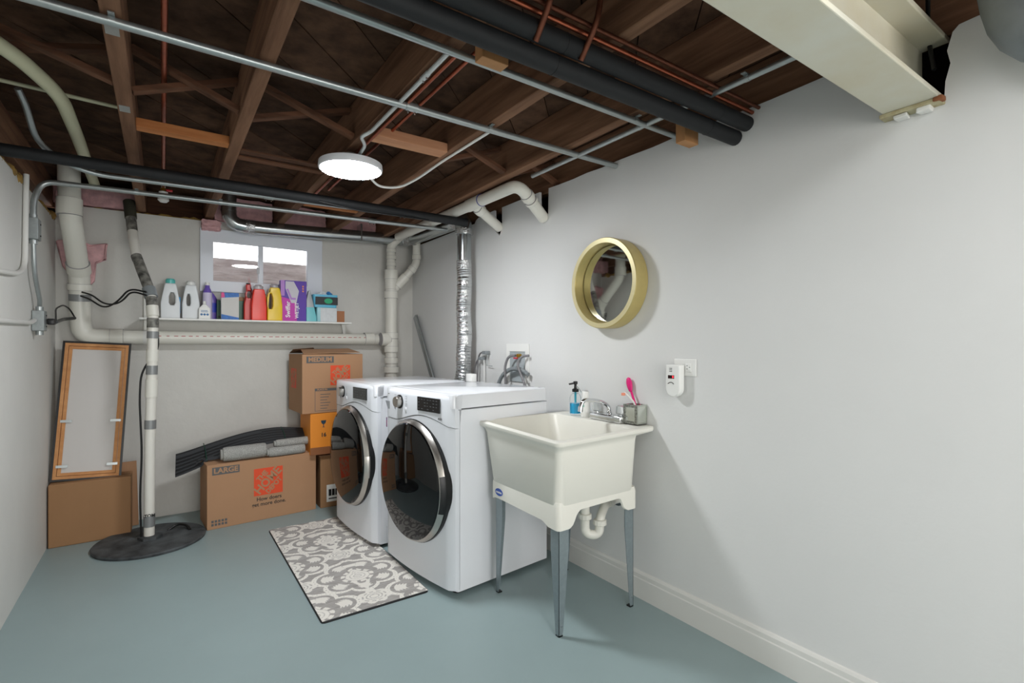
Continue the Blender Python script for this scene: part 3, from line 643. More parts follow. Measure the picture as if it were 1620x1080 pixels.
# ================================================================== BOXES
def boxface(M,fn): fn(M)
def logo(t,M,s,bgm=orange,fg=card):
    MB().plate([(0,0),(s,0),(s,s),(0,s)],[],M,.0006).build('logo_square',bgm,t,smooth=False,local=True)
    m=MB(); c=M@Matrix.Translation((s/2,s/2,.0009))@Matrix.Rotation(PI/4,4,'Z')
    m.text('THE',s*.25,c@Matrix.Translation((0,s*.30,0)),s*.010,sx=.92)
    m.text('HOME',s*.43,c@Matrix.Translation((0,s*.02,0)),s*.013,sx=.92)
    m.text('DEPOT',s*.25,c@Matrix.Translation((.0,-s*.27,0)),s*.009,sx=.86)
    m.build('lettering',fg,t,smooth=False,local=True)
# LARGE
lb=thing('moving_box','wide cardboard moving box marked LARGE on the floor under the black strips','box',(.244,3.93,0),math.radians(4.5))
W_,D_,H_=.712,.30,.432
MB().box(0,W_,0,D_,0,H_,bev=.003).build('carton',card,lb,smooth=False,local=True)
MB().box(.0,W_,D_/2-.002,D_/2+.002,H_,H_+.0008).build('flap_seam',card_in,lb,smooth=False,local=True)
Fm=lambda x,z,d=-.0003: frame((x,d,z),(1,0,0),(0,0,1))
MB().plate([(0,0),(.165,0),(.165,.052),(0,.052)],[],Fm(.03,H_-.07),.0006).build('label_patch',greyink,lb,smooth=False,local=True)
MB().text('LARGE',.047,Fm(.1125,H_-.044,-.0012),.0016,sx=1.05).build('lettering',card,lb,smooth=False,local=True)
logo(lb,Fm(.285,.175),.19)
MB().text('How doers',.036,Fm(.385,.148),.0007).text('get more done.',.036,Fm(.385,.112),.0007).build('slogan',dkink,lb,smooth=False,local=True)
m=MB()
for i in range(5):
    for j in range(2): m.plate([(0,0),(.014,0),(.014,.016),(0,.016)],[],Fm(.025+.02*i,.022+.022*j),.0005)
m.build('printed_marks',greyink,lb,smooth=False,local=True)
# boxes stack: bottom, orange, medium
t=thing('carton_box','brown cardboard box on the floor at the bottom of the stack behind the washers','box',(.985,3.98,0))
MB().box(.985,1.36,3.98,4.30,0,.40,bev=.003).build('carton',card2,t,smooth=False)
MB().box(.97,1.36,3.955,4.0,.402,.408,rot=Matrix.Rotation(.25,3,'X')).build('flap',card_in,t,smooth=False)
MB().plate([(0,0),(.12,0),(.12,.13),(0,.13)],[],FR(1.03,3.98,.04),.0008).build('shipping_label',whitep,t,smooth=False)
m=MB()
for i in range(4): m.plate([(0,0),(.02,0),(.02,.05),(0,.05)],[],FR(1.045+.025*i,3.979,.085),.0006)
m.plate([(0,0),(.09,0),(.09,.008),(0,.008)],[],FR(1.045,3.979,.06),.0006)
m.build('label_print',blackm,t,smooth=False)
t=thing('orange_box','bright orange box with a glass symbol and 16, middle of the stack','box',(.925,3.95,.415))
MB().box(.905,1.28,3.95,4.28,.415,.725,bev=.003).build('carton',mat('orange card',(232,142,42),.6),t,smooth=False)
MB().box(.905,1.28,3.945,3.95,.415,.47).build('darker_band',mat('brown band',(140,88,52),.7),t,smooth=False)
MB().text('16',.04,FR(1.0,3.9494,.56),.0015).build('lettering',dkink,t,smooth=False)
m=MB(); m.plate([(-.02,.03),(.02,.03),(.014,.008),(.003,0),(.003,-.018),(.012,-.022),(-.012,-.022),(-.003,-.018),(-.003,0),(-.014,.008)],[],FR(1.0,3.95,.64),.0008).build('glass_symbol',mat('dark teal ink',(30,60,80),.6),t,smooth=False)
mb_=thing('moving_box','cardboard moving box marked MEDIUM on top of the stack behind the far washer','box',(.845,3.94,.727),math.radians(2))
W_,D_,H_=.455,.40,.44
MB().box(0,W_,0,D_,0,H_,bev=.003).build('carton',card,mb_,smooth=False,local=True)
MB().plate([(.0,.0),(W_-.03,.0),(W_-.06,.19),(.03,.19)],[],frame((0.01,.005,H_+.002),(1,0,.02),(0,1,.16)),.003).build('flap',card,mb_,smooth=False,local=True)
MB().plate([(0,0),(.13,0),(.10,.16),(0,.2)],[],frame((-.004,.37,H_+.004),(0,-1,.25),(1,0,.12)),.003).build('flap',card_in,mb_,smooth=False,local=True)
MB().plate([(.0,.0),(W_-.04,.0),(W_-.06,.16),(.03,.16)],[],frame((0.01,.39,H_+.008),(1,0,.0),(0,-1,.2)),.003).build('flap',card_in,mb_,smooth=False,local=True)
MB().plate([(0,0),(.20,0),(.20,.05),(0,.05)],[],Fm(.03,H_-.065),.0006).build('label_patch',greyink,mb_,smooth=False,local=True)
MB().text('MEDIUM',.046,Fm(.13,H_-.04,-.0012),.0016).build('lettering',card,mb_,smooth=False,local=True)
logo(mb_,Fm(.205,.205),.15)
m=MB(); m.plate([(0,0),(.22,0),(.22,.02),(0,.02)],[],Fm(.09,.165),.0006)
m.plate([(0,0),(.003,0),(.003,.155),(0,.155)],[],Fm(.09,.015),.0006).plate([(0,0),(.22,0),(.22,.003),(0,.003)],[],Fm(.09,.015),.0006)
for i in range(6): m.plate([(0,0),(.05+.012*(i%3),0),(.05+.012*(i%3),.005),(0,.005)],[],Fm(.13,.032+.021*i),.0006)
m.build('checklist_print',greyink,mb_,smooth=False,local=True)
MB().text('PLACE IN:',.017,Fm(.145,.175,-.0012),.0008).build('lettering',card,mb_,smooth=False,local=True)
logo(mb_,frame((-.0004,.32,.18),(0,-1,0),(0,0,1)),.15)
# left box + loose cardboard + framed cabinet door
t=thing('cardboard_box','plain brown cardboard box on the floor in the left corner','box',(-.57,4.12,0))
MB().box(-.572,-.168,4.125,4.30,0,.385,bev=.006).build('carton',card2,t,smooth=False)
MB().box(-.568,-.175,4.21,4.214,.385,.3865).build('flap_seam',card_in,t,smooth=False)
single(MB().box(-.50,-.14,4.315,4.325,0,.44,bev=.001,rot=Matrix.Rotation(-.03,3,'Y')),'cardboard_sheet',card,'flat cardboard sheet standing behind the plain brown box','cardboard',(-.3,4.32,0),smooth=False)
fr=thing('framed_panel','framed cabinet panel turned backwards, leaning above the plain box','frame',(-.40,4.19,.388))
M=Matrix.Translation((-.575,4.19,.392))@Matrix.Rotation(math.radians(3.2),4,'Y')@Matrix.Rotation(math.radians(-9),4,'X')
fw,fh=.352,.885
def fbx(mb,x0,x1,z0,z1,y0,y1,bev=0): t_=bmesh.new(); bmesh.ops.create_cube(t_,size=1); 
def loc(mb): return mb
oak=wood('oak frame',(212,156,106),(192,134,86),'y')
M2=M@Matrix(((1,0,0,0),(0,0,-1,0),(0,1,0,0),(0,0,0,1)))   # 2D outline in x,z ; normal -> -y
def rect(a,b,c,d): return [(a,c),(b,c),(b,d),(a,d)]
MB().plate(rect(0,fw,0,fh),[rect(.012,fw-.012,.012,fh-.012)],M2@Matrix.Translation((0,0,-.012)),.02).build('outer_edge',blackm,fr,smooth=False)
MB().plate(rect(.012,fw-.012,.012,fh-.012),[rect(.03,fw-.03,.03,fh-.03)],M2@Matrix.Translation((0,0,-.010)),.017,bev=.001).build('frame_moulding',oak,fr,smooth=False)
MB().plate(rect(.032,fw-.032,.032,fh-.032),[rect(.05,fw-.05,.05,fh-.05)],M2@Matrix.Translation((0,0,-.010)),.012,bev=.001).build('frame_moulding',oak,fr,smooth=False)
MB().plate(rect(.05,fw-.05,.05,fh-.05),[],M2@Matrix.Translation((0,0,-.010)),.006).build('backing_panel',mat('backing board',(206,202,198),.6),fr,smooth=False)
for (cx_,cz_) in ((.052,.09),(fw-.052,.09),(.052,.37),(fw-.052,.37)):
    MB().plate(rect(cx_-.028,cx_+.028,cz_-.008,cz_+.008),[],M2@Matrix.Translation((0,0,.006)),.004).build('turn_clip',emt,fr,smooth=False)
# black strips bundle + rolls
R4=Matrix.Rotation(math.radians(4.5),3,'Z')
bs=thing('strip_bundle','tied bundle of long black flexible strips lying across the LARGE box','strips',(.5,4.1,.44))
strip_m=mat('black strip',(26,27,29),.55); strip_e=mat('charcoal strip',(54,56,59),.6)
def strip(k):
    n=22; f=k/11; rg=[]
    for i in range(n+1):
        u=i/n; x=.075+.885*u - .01*k*(1-u)*.5+(.05*(1-u)**3)*f
        top=.485+.125*math.sin(min(1,u*1.4)*PI/2)**1.2-.03*max(0,u-.75)/.25
        z=top-.0085*k*(.7+.5*(1-u))
        y=4.19+.02*u-.010*k
        # ribbon tilted: width direction down+toward the viewer
        dw=V((0,-.62,-.78)) if k==0 else V((0,-.80,-.60)); wd=.06 if k==0 else .03
        p=V((x,y,max(z,.46 if x>.24 else .1))); nrm=V((0,-.78,.62))*.0015
        a=p; b_=p+dw*wd*(1-.2*u)
        if x>.22: b_.z=max(b_.z,.438+.002*(11-k))
        rg.append([a+nrm,b_+nrm,b_-nrm,a-nrm])
    MB().rings(rg).build('strip',strip_m if k%2==0 else strip_e,bs,smooth=False)
for k in range(12): strip(k)
for u,x in ((.22,.26),(.78,.77)):
    z=.485+.125*math.sin(min(1,u*1.4)*PI/2)**1.2-.03*max(0,u-.75)/.25
    m=MB(); m.tube([(x-.02,4.21,z+.004),(x-.012,4.14,z-.035),(x-.01,4.07,z-.085),(x,4.06,z-.12)],.0025,.01,n=6).build('tie',mat('green tie',(24,70,54),.5),bs)
carpet=mat('grey carpet roll',(196,195,190),.95,noise=(260,.6),dark=(120,120,116),bump=(150,.6),spec=.05)
def roll(pl,pr,py,r,y,z,lb):
    a=at(pl,py,y=y); b_=at(pr,py,y=y+.02); xa,xb=a.x,b_.x
    t=thing('carpet_roll',lb,'rolled carpet',((xa+xb)/2,y,z)); m=MB(); n=40; rg=[]
    P=[]
    turns=2.2
    for i in range(n+1):
        a_=turns*2*PI*i/n; rr=r*(.35+.65*i/n); P.append((rr*math.cos(a_),rr*math.sin(a_)))
    Q=[(p[0]*.86,p[1]*.86) for p in P]
    m.tube([(xa,y,z+r),(xa+.004,y,z+r),(xa+.02,y,z+r),(xa+.12*(xb-xa)+.02,y,z+r),(xb-.02,y+.02,z+r),(xb-.005,y+.02,z+r),(xb,y+.02,z+r)],[r*.8,r*.92,r*.97,r,r*1.0,r*.93,r*.8],n=32); m.build('roll_body',carpet,t)
    m=MB(); m.tube([(xa-.012,y,z+r*1.0),(xa+.015,y,z+r)],r*.72,n=20).build('roll_core',carpet,t)
roll(352,421,725,.050,3.99,.435,'thickest grey carpet roll lying at the left on the LARGE box')
roll(425,482,720,.033,3.975,.435,'thin grey carpet roll, lower of the pair at the right on the LARGE box')
roll(436,489,708,.030,4.03,.485,'thin grey carpet roll, upper of the pair at the right on the LARGE box')
# leaning metal channels
mt=thing('metal_channels','two galvanised metal channels leaning in the back right corner','metal',(1.88,3.2,0))
def lean(off,w): 
    MB().beam((1.885+off,3.30,.02),(1.918,4.33+off,1.50),w,.004,up=(1,0,.0)).build('channel',galv,mt,smooth=False)
MB().beam((1.87,3.24,.02),(1.905,4.30,1.50),.05,.006,up=(1,0,0)).build('channel',galv,mt,smooth=False)
MB().beam((1.885,3.30,.02),(1.92,4.37,1.50),.05,.006,up=(1,0,0)).build('channel',mat('grey sheet',(160,164,166),.35,.6),mt,smooth=False)
MB().beam((1.86,3.22,.02),(1.895,4.275,1.50),.004,.02,up=(1,0,0)).build('channel_lip',galv,mt,smooth=False)
# ================================================================== WASHER AND DRYER
dispm=mat('display glass',(22,23,25),.15,spec=.6); inkl=mat('light legend',(150,152,156),.5)
def bow(y,W): return -.022*(1-((y-W/2)/(W/2))**2)-.0
def machine(name,label,loc,rz,drawer,handle_open):
    W,D,Ht=.685,.655,.995
    t=thing(name,label,'washer' if drawer else 'dryer',loc,rz)
    rg=[]
    for z,ins in ((.025,0),(Ht-.075,0)):
        rg.append([(p[0],p[1],z) for p in rrect(.03,D,0,W,.012,3)])
    MB().rings(rg).build('cabinet',enamel,t,local=True)
    # top lid
    m=MB(); m.rings([[(p[0],p[1],z) for p in rrect(.0+i,D-i,0+i,W-i,.02,4)] for z,i in ((Ht-.07,0),(Ht-.012,0),(Ht-.003,.003),(Ht,.012))]); m.build('top_panel',enamel,t,local=True)
    m=MB(); m.rings([[(p[0],p[1],z) for p in rrect(.045+i,D-.03-i,.03+i,W-.03-i,.02,4)] for z,i in ((Ht-.0,0),(Ht+.002,.004))]); m.build('top_inset',enamel,t,local=True)
    # bowed front, below the seam
    def seam(y): return .822+.05*(math.sin(PI*min(1,max(0,(y+.05)/(W*.85))))**1.5)
    n=24; rg=[]
    for i in range(n+1):
        y=W*i/n; e=.018*max(0,1-min(y,W-y)/.02)**2; x=bow(y,W)+e
        rg.append([(x,y,.035),(x,y,seam(y)-.002),(.045,y,seam(y)-.002),(.045,y,.035)])
    MB().rings(rg).build('front_panel',enamel2,t,local=True,ang=.9)
    rg=[]
    for i in range(n+1):
        y=W*i/n; e=.018*max(0,1-min(y,W-y)/.02)**2; x=bow(y,W)+e-.002
        rg.append([(x,y,seam(y)+.002),(x,y,Ht-.03),(x+.006,y,Ht-.012),(x+.02,y,Ht-.003),(.06,y,Ht-.002),(.045,y,seam(y)+.002)])
    cp=MB().rings(rg).build('control_panel',enamel2,t,local=True,ang=.9)
    yc,zc=W*.485,.522; xb=bow(yc,W)
    dr=MB().lathe([(.3215,.03),(.3225,-.002),(.316,-.006)],(xb,yc,zc),axis='x',n=72).build('door',blackm,t,local=True)
    MB().lathe([(.317,-.003),(.3195,-.008),(.308,-.030),(.303,-.033),(.299,-.03)],(xb,yc,zc),axis='x',n=72).build('door_ring',silver,dr,local=True)
    MB().lathe([(.299,-.028),(.302,-.033),(.297,-.039),(.25,-.049),(.15,-.058),(.05,-.062),(.001,-.062)],(xb,yc,zc),axis='x',n=72).build('door_glass',glassdark,dr,local=True)
    m=MB(); rg=[]
    a0,a1=(200,166) if drawer else (196,172)
    for i in range(9):
        a=math.radians(a0+(a1-a0)*i/8); c_,s_=math.cos(a),math.sin(a)
        rg.append([(xb-.002,yc+.322*c_,zc+.322*s_),(xb-.010,yc+.3225*c_,zc+.3225*s_),(xb-.033,yc+.309*c_,zc+.309*s_),(xb-.02,yc+.305*c_,zc+.305*s_)])
    # door grip on the near side
    m.rings(rg).build('door_grip',blackm if drawer else silver,dr,local=True)
    # dial, display
    yd_,zd_=W*.70,.925; xd=bow(yd_,W)-.002
    k=MB().lathe([(.038,.004),(.038,-.006),(.036,-.007)],(xd,yd_,zd_),axis='x',n=32).build('dial_base',blackm,cp,local=True)
    MB().lathe([(.031,-.004),(.031,-.028),(.028,-.032),(.001,-.033)],(xd,yd_,zd_),axis='x',n=32).build('dial',silver,cp,local=True)
    fm=lambda y,z: frame((bow(y,W)-.0035,y,z),(0,-1,0),(0,0,1))
    y0=W*.27; xx=bow(y0,W)
    ang_=math.atan2(bow(W*.1,W)-bow(W*.42,W),W*.32)
    Md=frame((bow(.185,W)-.0055,.185,.933),(.045,-1,0),(0,0,1))
    MB().plate(rect(-.098,.098,-.036,.036),[],Md@Matrix.Translation((0,0,-.006)),.007).build('display',dispm,cp,local=True,smooth=False)
    m=MB()
    for r_ in range(4):
        for c2 in range(7):
            if random.random()<.8: m.plate(rect(-.088+.026*c2,-.088+.026*c2+random.uniform(.008,.017),-.026+.016*r_,-.023+.016*r_),[],Md@Matrix.Translation((0,0,.0012)),.0003)
    m.build('display_legend',mat('legend grey',(96,98,102),.5),cp,local=True,smooth=False)
    m=MB()
    for r_ in range(6): m.plate(rect(0,.022,0,.002),[],fm(W*.61,.893+.013*r_),.0005).plate(rect(0,.018,0,.002),[],fm(W*.80,.893+.013*r_),.0005)
    m.build('cycle_legend',inkl,cp,local=True,smooth=False)
    MB().lathe([(.011,.002),(.011,-.003),(.009,-.004)],(bow(W*.60,W)-.002,W*.60,.888),axis='x',n=20).build('start_button',enamel,cp,local=True)
    MB().lathe([(.007,.002),(.007,-.003)],(bow(W*.79,W)-.002,W*.79,.885),axis='x',n=16).build('power_button',inkl,cp,local=True)
    if drawer:
        m=MB(); m.plate([(0,0),(.10,0),(.085,-.045),(.03,-.045)],[],frame((bow(.64,W)+.000,.675,.915),(0,-1,0),(0,0,1)),.004).build('drawer_grip',mat('grip grey',(150,154,158),.4),cp,local=True,smooth=False)
        MB().plate(rect(0,.02,0,.004),[],fm(W*.94,.955),.0005).build('badge',greyink,cp,local=True,smooth=False)
        m=MB().plate(rect(0,.012,0,.055),[],frame((bow(.66,W)-.001,.675,.76),(0,-1,0),(0,0,1)),.0008); m.build('energy_sticker',mat('sticker red',(180,80,80),.5,noise=(60,.6),dark=(60,90,150)),t,local=True,smooth=False)
        MB().text('AI DD',.014,fm(.09,.868),.0003).build('lettering',greyink,cp,local=True,smooth=False)
        # small lower access door mark
        MB().plate(rect(0,.09,0,.09),[rect(.0015,.0885,.0015,.0885)],frame((bow(.62,W)-.0006,.665,.09),(0,-1,0),(0,0,1)),.0008).build('filter_hatch',mat('hatch line',(190,194,198),.4),t,local=True,smooth=False)
    for (fx,fy) in ((.07,.06),(.07,W-.06),(D-.07,.06),(D-.07,W-.06)):
        MB().lathe([(.024,0),(.024,.012),(.014,.014),(.014,.03)],(fx,fy,.0),n=16).build('foot',blackr,t,local=True)
    # side seams
    m=MB(); m.box(.035,D-.01,-.0012,.0,Ht-.078,Ht-.074).build('side_seam',mat('seam grey',(150,154,158),.5),t,local=True,smooth=False)
    return t
machine('washing_machine','nearer white front loading machine with round black glass door and drawer',(1.16,2.19,0),math.radians(6.5),True,True)
machine('clothes_dryer','farther white front loading machine partly hidden behind the nearer one',(1.055,2.985,0),math.radians(3.5),False,False)
# ================================================================== FLOOR MAT
mx0,mx1,my0,my1=.58,1.10,2.325,3.69
mt=thing('floor_mat','grey and cream damask patterned mat in front of the machines','mat',(mx0,my0,0))
MB().rings([[(p[0],p[1],z) for p in rrect(mx0+i,mx1-i,my0+i,my1-i,.02,4)] for z,i in ((0,0),(.007,.0),(.009,.002))]).build('mat_base',blackr,mt)
# pattern sheet with a colour per vertex
st=.0032; nx=int((mx1-mx0-.008)/st); ny=int((my1-my0-.008)/st)
def pat(x,y):
    # x across the mat (0..0.52), y along it; medallions on a brick lattice, tip toward +y
    best=0
    PX,PY=.50,.40
    for cx_,cy_ in lat:
        u=(x-cx_); v=(y-cy_)
        if abs(u)>.26 or abs(v)>.26: continue
        th=math.atan2(v,u); rr=math.hypot(u/1.12,v)
        # scalloped outline with an ogee tip
        ph=th-PI/2
        Rr=.150+.042*abs(math.sin(3.5*ph))**.75+.052*math.exp(-(ph/.17)**2)
        d=rr-Rr
        if abs(d)<.0115: return 0 if (abs(d)<.0018 and math.sin(60*ph)>.75) else 1
        if d<-.0115:
            q=rr/(Rr-.012)
            pet=math.sin(7*(ph)/2+0)**2      # petals between the cusps
            if .60<q<.90 and pet>.52+1.5*(q-.74)**2+.16*math.sin(75*q+6*ph): return .95
            qq=math.hypot(u*.92,(v+.012)*1.02)-.030*math.exp(-(ph/.38)**2)
            if qq<.078:
                if qq<.012: return .8
                if .016<qq<.020 or .034<qq<.0375 or .056<qq<.0595: return .25
                return 1 if qq<.056 or math.sin(10*ph)>-.45 else 0
            if abs(u)<.034 and .115<v<.152 and rr<Rr-.03: return 1
            if v<-.03 and abs(abs(u)-.055-.4*(v+.03)**1)<.010: return .95
    for cx_,cy_ in lat2:
        u=x-cx_; v=y-cy_
        if abs(u)>.09 or abs(v)>.09: continue
        th=math.atan2(v,u); rr=math.hypot(u/1.2,v)
        R2=.058+.014*abs(math.cos(3.5*(th-PI/2)))+.022*math.exp(-((th-PI/2)/.3)**2)
        if rr<R2: return .95 if not (.016<rr<.020 or (.030<rr<.034)or (.044<rr<.050 and math.sin(9*th)>-.2)) else .15
    return best
lat=[];lat2=[]
for j in range(-1,6):
    for i in (-1,0,1):
        cx_=.26+.46*i+(.23 if j%2 else 0); cy_=.02+.235*j
        lat.append((cx_,cy_))
lat=[(.275,.376),(.275,.966),(.275,-.21),(-.01,.08),(-.01,.67),(-.01,1.26),(.56,.08),(.56,.67),(.56,1.26)]
lat2=[(.275,.10),(.275,.69),(.275,1.28),(-.01,.385),(-.01,.97),(.56,.385),(.56,.97)]
vs=[];cols=[]
for j in range(ny+1):
    for i in range(nx+1):
        x=mx0+.004+i*st; y=my0+.004+j*st; vs.append((x-mx0,y-my0,.0095)); cols.append(pat(x-mx0,y-my0))
fs=[(j*(nx+1)+i,j*(nx+1)+i+1,(j+1)*(nx+1)+i+1,(j+1)*(nx+1)+i) for j in range(ny) for i in range(nx)]
me=bpy.data.meshes.new('mat_pile'); me.from_pydata(vs,[],fs)
ca=me.color_attributes.new('pattern','FLOAT_COLOR','POINT')
flat=[]
for c_ in cols: flat+= [c_,c_,c_,1]
ca.data.foreach_set('color',flat)
mo=bpy.data.objects.new('mat_pile',me); COL.objects.link(mo); mo.parent=mt
mm=mat('damask pile',(150,148,145),.95,bump=(300,.3),spec=.05); nt=mm.node_tree; N=nt.nodes; L=nt.links
at_=N.new('ShaderNodeAttribute'); at_.attribute_name='pattern'; mx=N.new('ShaderNodeMix'); mx.data_type='RGBA'
nz=N.new('ShaderNodeTexNoise'); nz.inputs['Scale'].default_value=60; tc=N.new('ShaderNodeTexCoord'); mp=N.new('ShaderNodeMapping'); mp.inputs['Scale'].default_value=(.3,3,1)
L.new(tc.outputs['Object'],mp.inputs[0]); L.new(mp.outputs[0],nz.inputs['Vector'])
rp=N.new('ShaderNodeValToRGB'); rp.color_ramp.elements[0].position=.3; rp.color_ramp.elements[1].position=.7
rp.color_ramp.elements[0].color=lin((150,146,142)); rp.color_ramp.elements[1].color=lin((178,174,170)); L.new(nz.outputs['Fac'],rp.inputs[0])
L.new(at_.outputs['Fac'],mx.inputs['Factor']); L.new(rp.outputs[0],mx.inputs['A']); mx.inputs['B'].default_value=lin((230,226,218))
L.new(mx.outputs['Result'],N['Principled BSDF'].inputs['Base Color']); me.materials.append(mm)
# ================================================================== UTILITY SINK
sk=thing('utility_sink','freestanding cream utility sink on grey metal legs beside the right wall','sink',(1.387,1.655,0))
rx0,rx1,ry0,ry1=1.325,XR-.006,1.590,2.25; zr=.855
def rr3(x0,x1,y0,y1,r,z): return [(p[0],p[1],z) for p in rrect(x0,x1,y0,y1,r,6)]
# rim dips slightly to the front corner
def dip(p):
    k=max(0,1-math.hypot(p[0]-rx0,p[1]-ry0)/.7); return (p[0],p[1],p[2]-.018*k if p[2]>.7 else p[2])
R=[rr3(1.385,1.82,1.655,2.13,.05,.535),
   rr3(1.362,1.835,1.632,2.165,.045,.56),
   rr3(1.352,1.835,1.618,2.205,.03,.80),
   rr3(1.345,1.835,1.612,2.215,.03,.822),
   rr3(rx0+.004,rx1,ry0+.004,ry1-.004,.03,zr-.022),
   rr3(rx0,rx1,ry0,ry1,.03,zr-.016),
   rr3(rx0,rx1,ry0,ry1,.03,zr-.004),
   rr3(rx0+.005,rx1,ry0+.005,ry1-.005,.027,zr),
   rr3(rx0+.028,1.815,ry0+.028,ry1-.028,.045,zr),
   rr3(rx0+.034,1.808,ry0+.034,ry1-.034,.045,zr-.008),
   rr3(1.385,1.80,1.65,2.14,.06,.59),
   rr3(1.42,1.78,1.68,2.10,.06,.555)]
R=[[dip(p) for p in r] for r in R]
MB().rings(R).build('basin',tubm,sk,ang=.8)
# apron: one skirt wall with cut outs between the legs
ax0,ax1,ay0,ay1=1.362,1.847,1.632,2.158
def interp(t,P):
    for (a,b),(c,d) in zip(P,P[1:]):
        if a<=t<=c: return b+(d-b)*(t-a)/(c-a)
    return P[0][1] if t<P[0][0] else P[-1][1]
def side(p,q,n): return [(p[0]+(q[0]-p[0])*i/n,p[1]+(q[1]-p[1])*i/n) for i in range(n+1)]
def arcp(cx,cy,r,a0): return [(cx+r*math.cos(math.radians(a0+90*i/6)),cy+r*math.sin(math.radians(a0+90*i/6))) for i in range(1,6)]
rc=.022
per=side((ax0+rc,ay0),(ax1-rc,ay0),44)+arcp(ax1-rc,ay0+rc,rc,270)+side((ax1,ay0+rc),(ax1,ay1-rc),30)+arcp(ax1-rc,ay1-rc,rc,0)+side((ax1-rc,ay1),(ax0+rc,ay1),10)+arcp(ax0+rc,ay1-rc,rc,90)+side((ax0,ay1-rc),(ax0,ay0+rc),30)+arcp(ax0+rc,ay0+rc,rc,180)
def lowz(x,y):
    if y<=ay0+.001: return interp(x-ax0,[(0,.455),(.065,.457),(.085,.472),(.105,.512),(.125,.528),(.36,.535),(.375,.528),(.395,.485),(.42,.470),(.5,.470)])
    if x>=ax1-.001: return interp(y-ay0,[(0,.470),(.08,.473),(.11,.525),(.40,.525),(.44,.475),(.6,.472)])
    if x<=ax0+.001: return interp(y-ay0,[(0,.455),(.07,.458),(.11,.475),(.45,.483),(.6,.478)])
    return .455 if (x<ax0+.1 and y<1.8) else .472
cxm,cym=(ax0+ax1)/2,(ay0+ay1)/2
rg=[]
for x,y in per:
    z=lowz(x,y); k=1-.009/math.hypot(x-cxm,y-cym); f=lambda q,c_: c_+(q-c_)*k
    ix,iy=f(x,cxm),f(y,cym); tx,ty=cxm+(x-cxm)*.985,cym+(y-cym)*.985
    rg.append([(x,y,z),(x,y,z+.0),(x,y,.552),(tx,ty,.572),(ix-(x-cxm)*.05,iy-(y-cym)*.05,.572),(ix,iy,z)])
MB().rings(rg,closed=True).build('apron',tubm,sk,ang=.9)
def sleg(cx_,cy_,dx,dy):
    # folded sheet leg: L section tapering to the foot. (cx,cy) outer corner, dx,dy inward signs
    m=MB(); th=.002
    for ax in (0,1):
        P=[]
        for z,wd in ((.56,.055),(.36,.055),(.02,.024),(0,.018)):
            P.append((z,wd))
        rg=[]
        for z,wd in P:
            if ax==0: q=[(cx_,cy_,z),(cx_+dx*wd,cy_,z),(cx_+dx*wd,cy_+dy*th,z),(cx_,cy_+dy*th,z)]
            else: q=[(cx_,cy_,z),(cx_+dx*th,cy_,z),(cx_+dx*th,cy_+dy*wd,z),(cx_,cy_+dy*wd,z)]
            rg.append(q)
        m.rings(rg)
    o=m.build('leg',legm,sk,smooth=False)
    MB().cyl((cx_+dx*.012,cy_-dy*.001,.045),(cx_+dx*.012,cy_-dy*.004,.045),.004,n=10).build('bolt',chrome,o)
    MB().box(min(cx_,cx_+dx*.022),max(cx_,cx_+dx*.022),min(cy_,cy_+dy*.022),max(cy_,cy_+dy*.022),0,.006).build('foot_cap',blackm,o)
sleg(1.380,1.650,1,1); sleg(1.838,1.650,-1,1); sleg(1.380,2.14,1,-1); sleg(1.838,2.14,-1,-1)
# logo oval on the left apron, bar label on the front
MB().lathe([(.024,0),(.024,-.0015)],(ax0-.0,2.085,.515),axis='x',n=28,sx=1.35,sy=.75).build('blue_badge',mat('badge blue',(36,80,176),.4),sk,smooth=False)
MB().text('mustee',.017,frame((ax0-.0018,2.085,.515),(0,-1,0),(0,0,1)),.0004).build('lettering',whitep,sk,smooth=False)
m=MB()
for i in range(9): m.plate(rect(0,.002+.001*(i%3),0,.018 if i else .018),[],frame((1.745+.0075*i,1.6255,.785),(1,0,0),(0,0,1)),.004)
m.build('barcode_print',greyink,sk,smooth=False)
# p-trap
pt=thing('drain_trap','white plastic P trap under the sink bending into the wall','pipe',(1.645,1.775,.32))
MB().tube([(1.645,1.775,.545),(1.645,1.775,.345),(1.703,1.740,.338),(1.706,1.738,.42),(1.80,1.79,.465),(XR-.004,1.83,.45)],.0215,.035,n=20,seg=8).build('trap_pipe',pvc,pt)
for p,d in (((1.645,1.775,.43),(0,0,1)),((1.706,1.738,.40),(.1,0,1))): 
    p=V(p); MB().lathe([(.028,-.013),(.032,-.010),(.032,.010),(.028,.013)],p,n=12).build('slip_nut',pvc,pt,smooth=False)
MB().cyl((1.80,1.79,.465),(1.845,1.804,.46),.030,n=12).build('slip_nut',pvc,pt,smooth=False)
MB().cyl((XR-.012,1.829,.451),(XR-.003,1.83,.45),.036,n=24).build('escutcheon',chrome,pt)
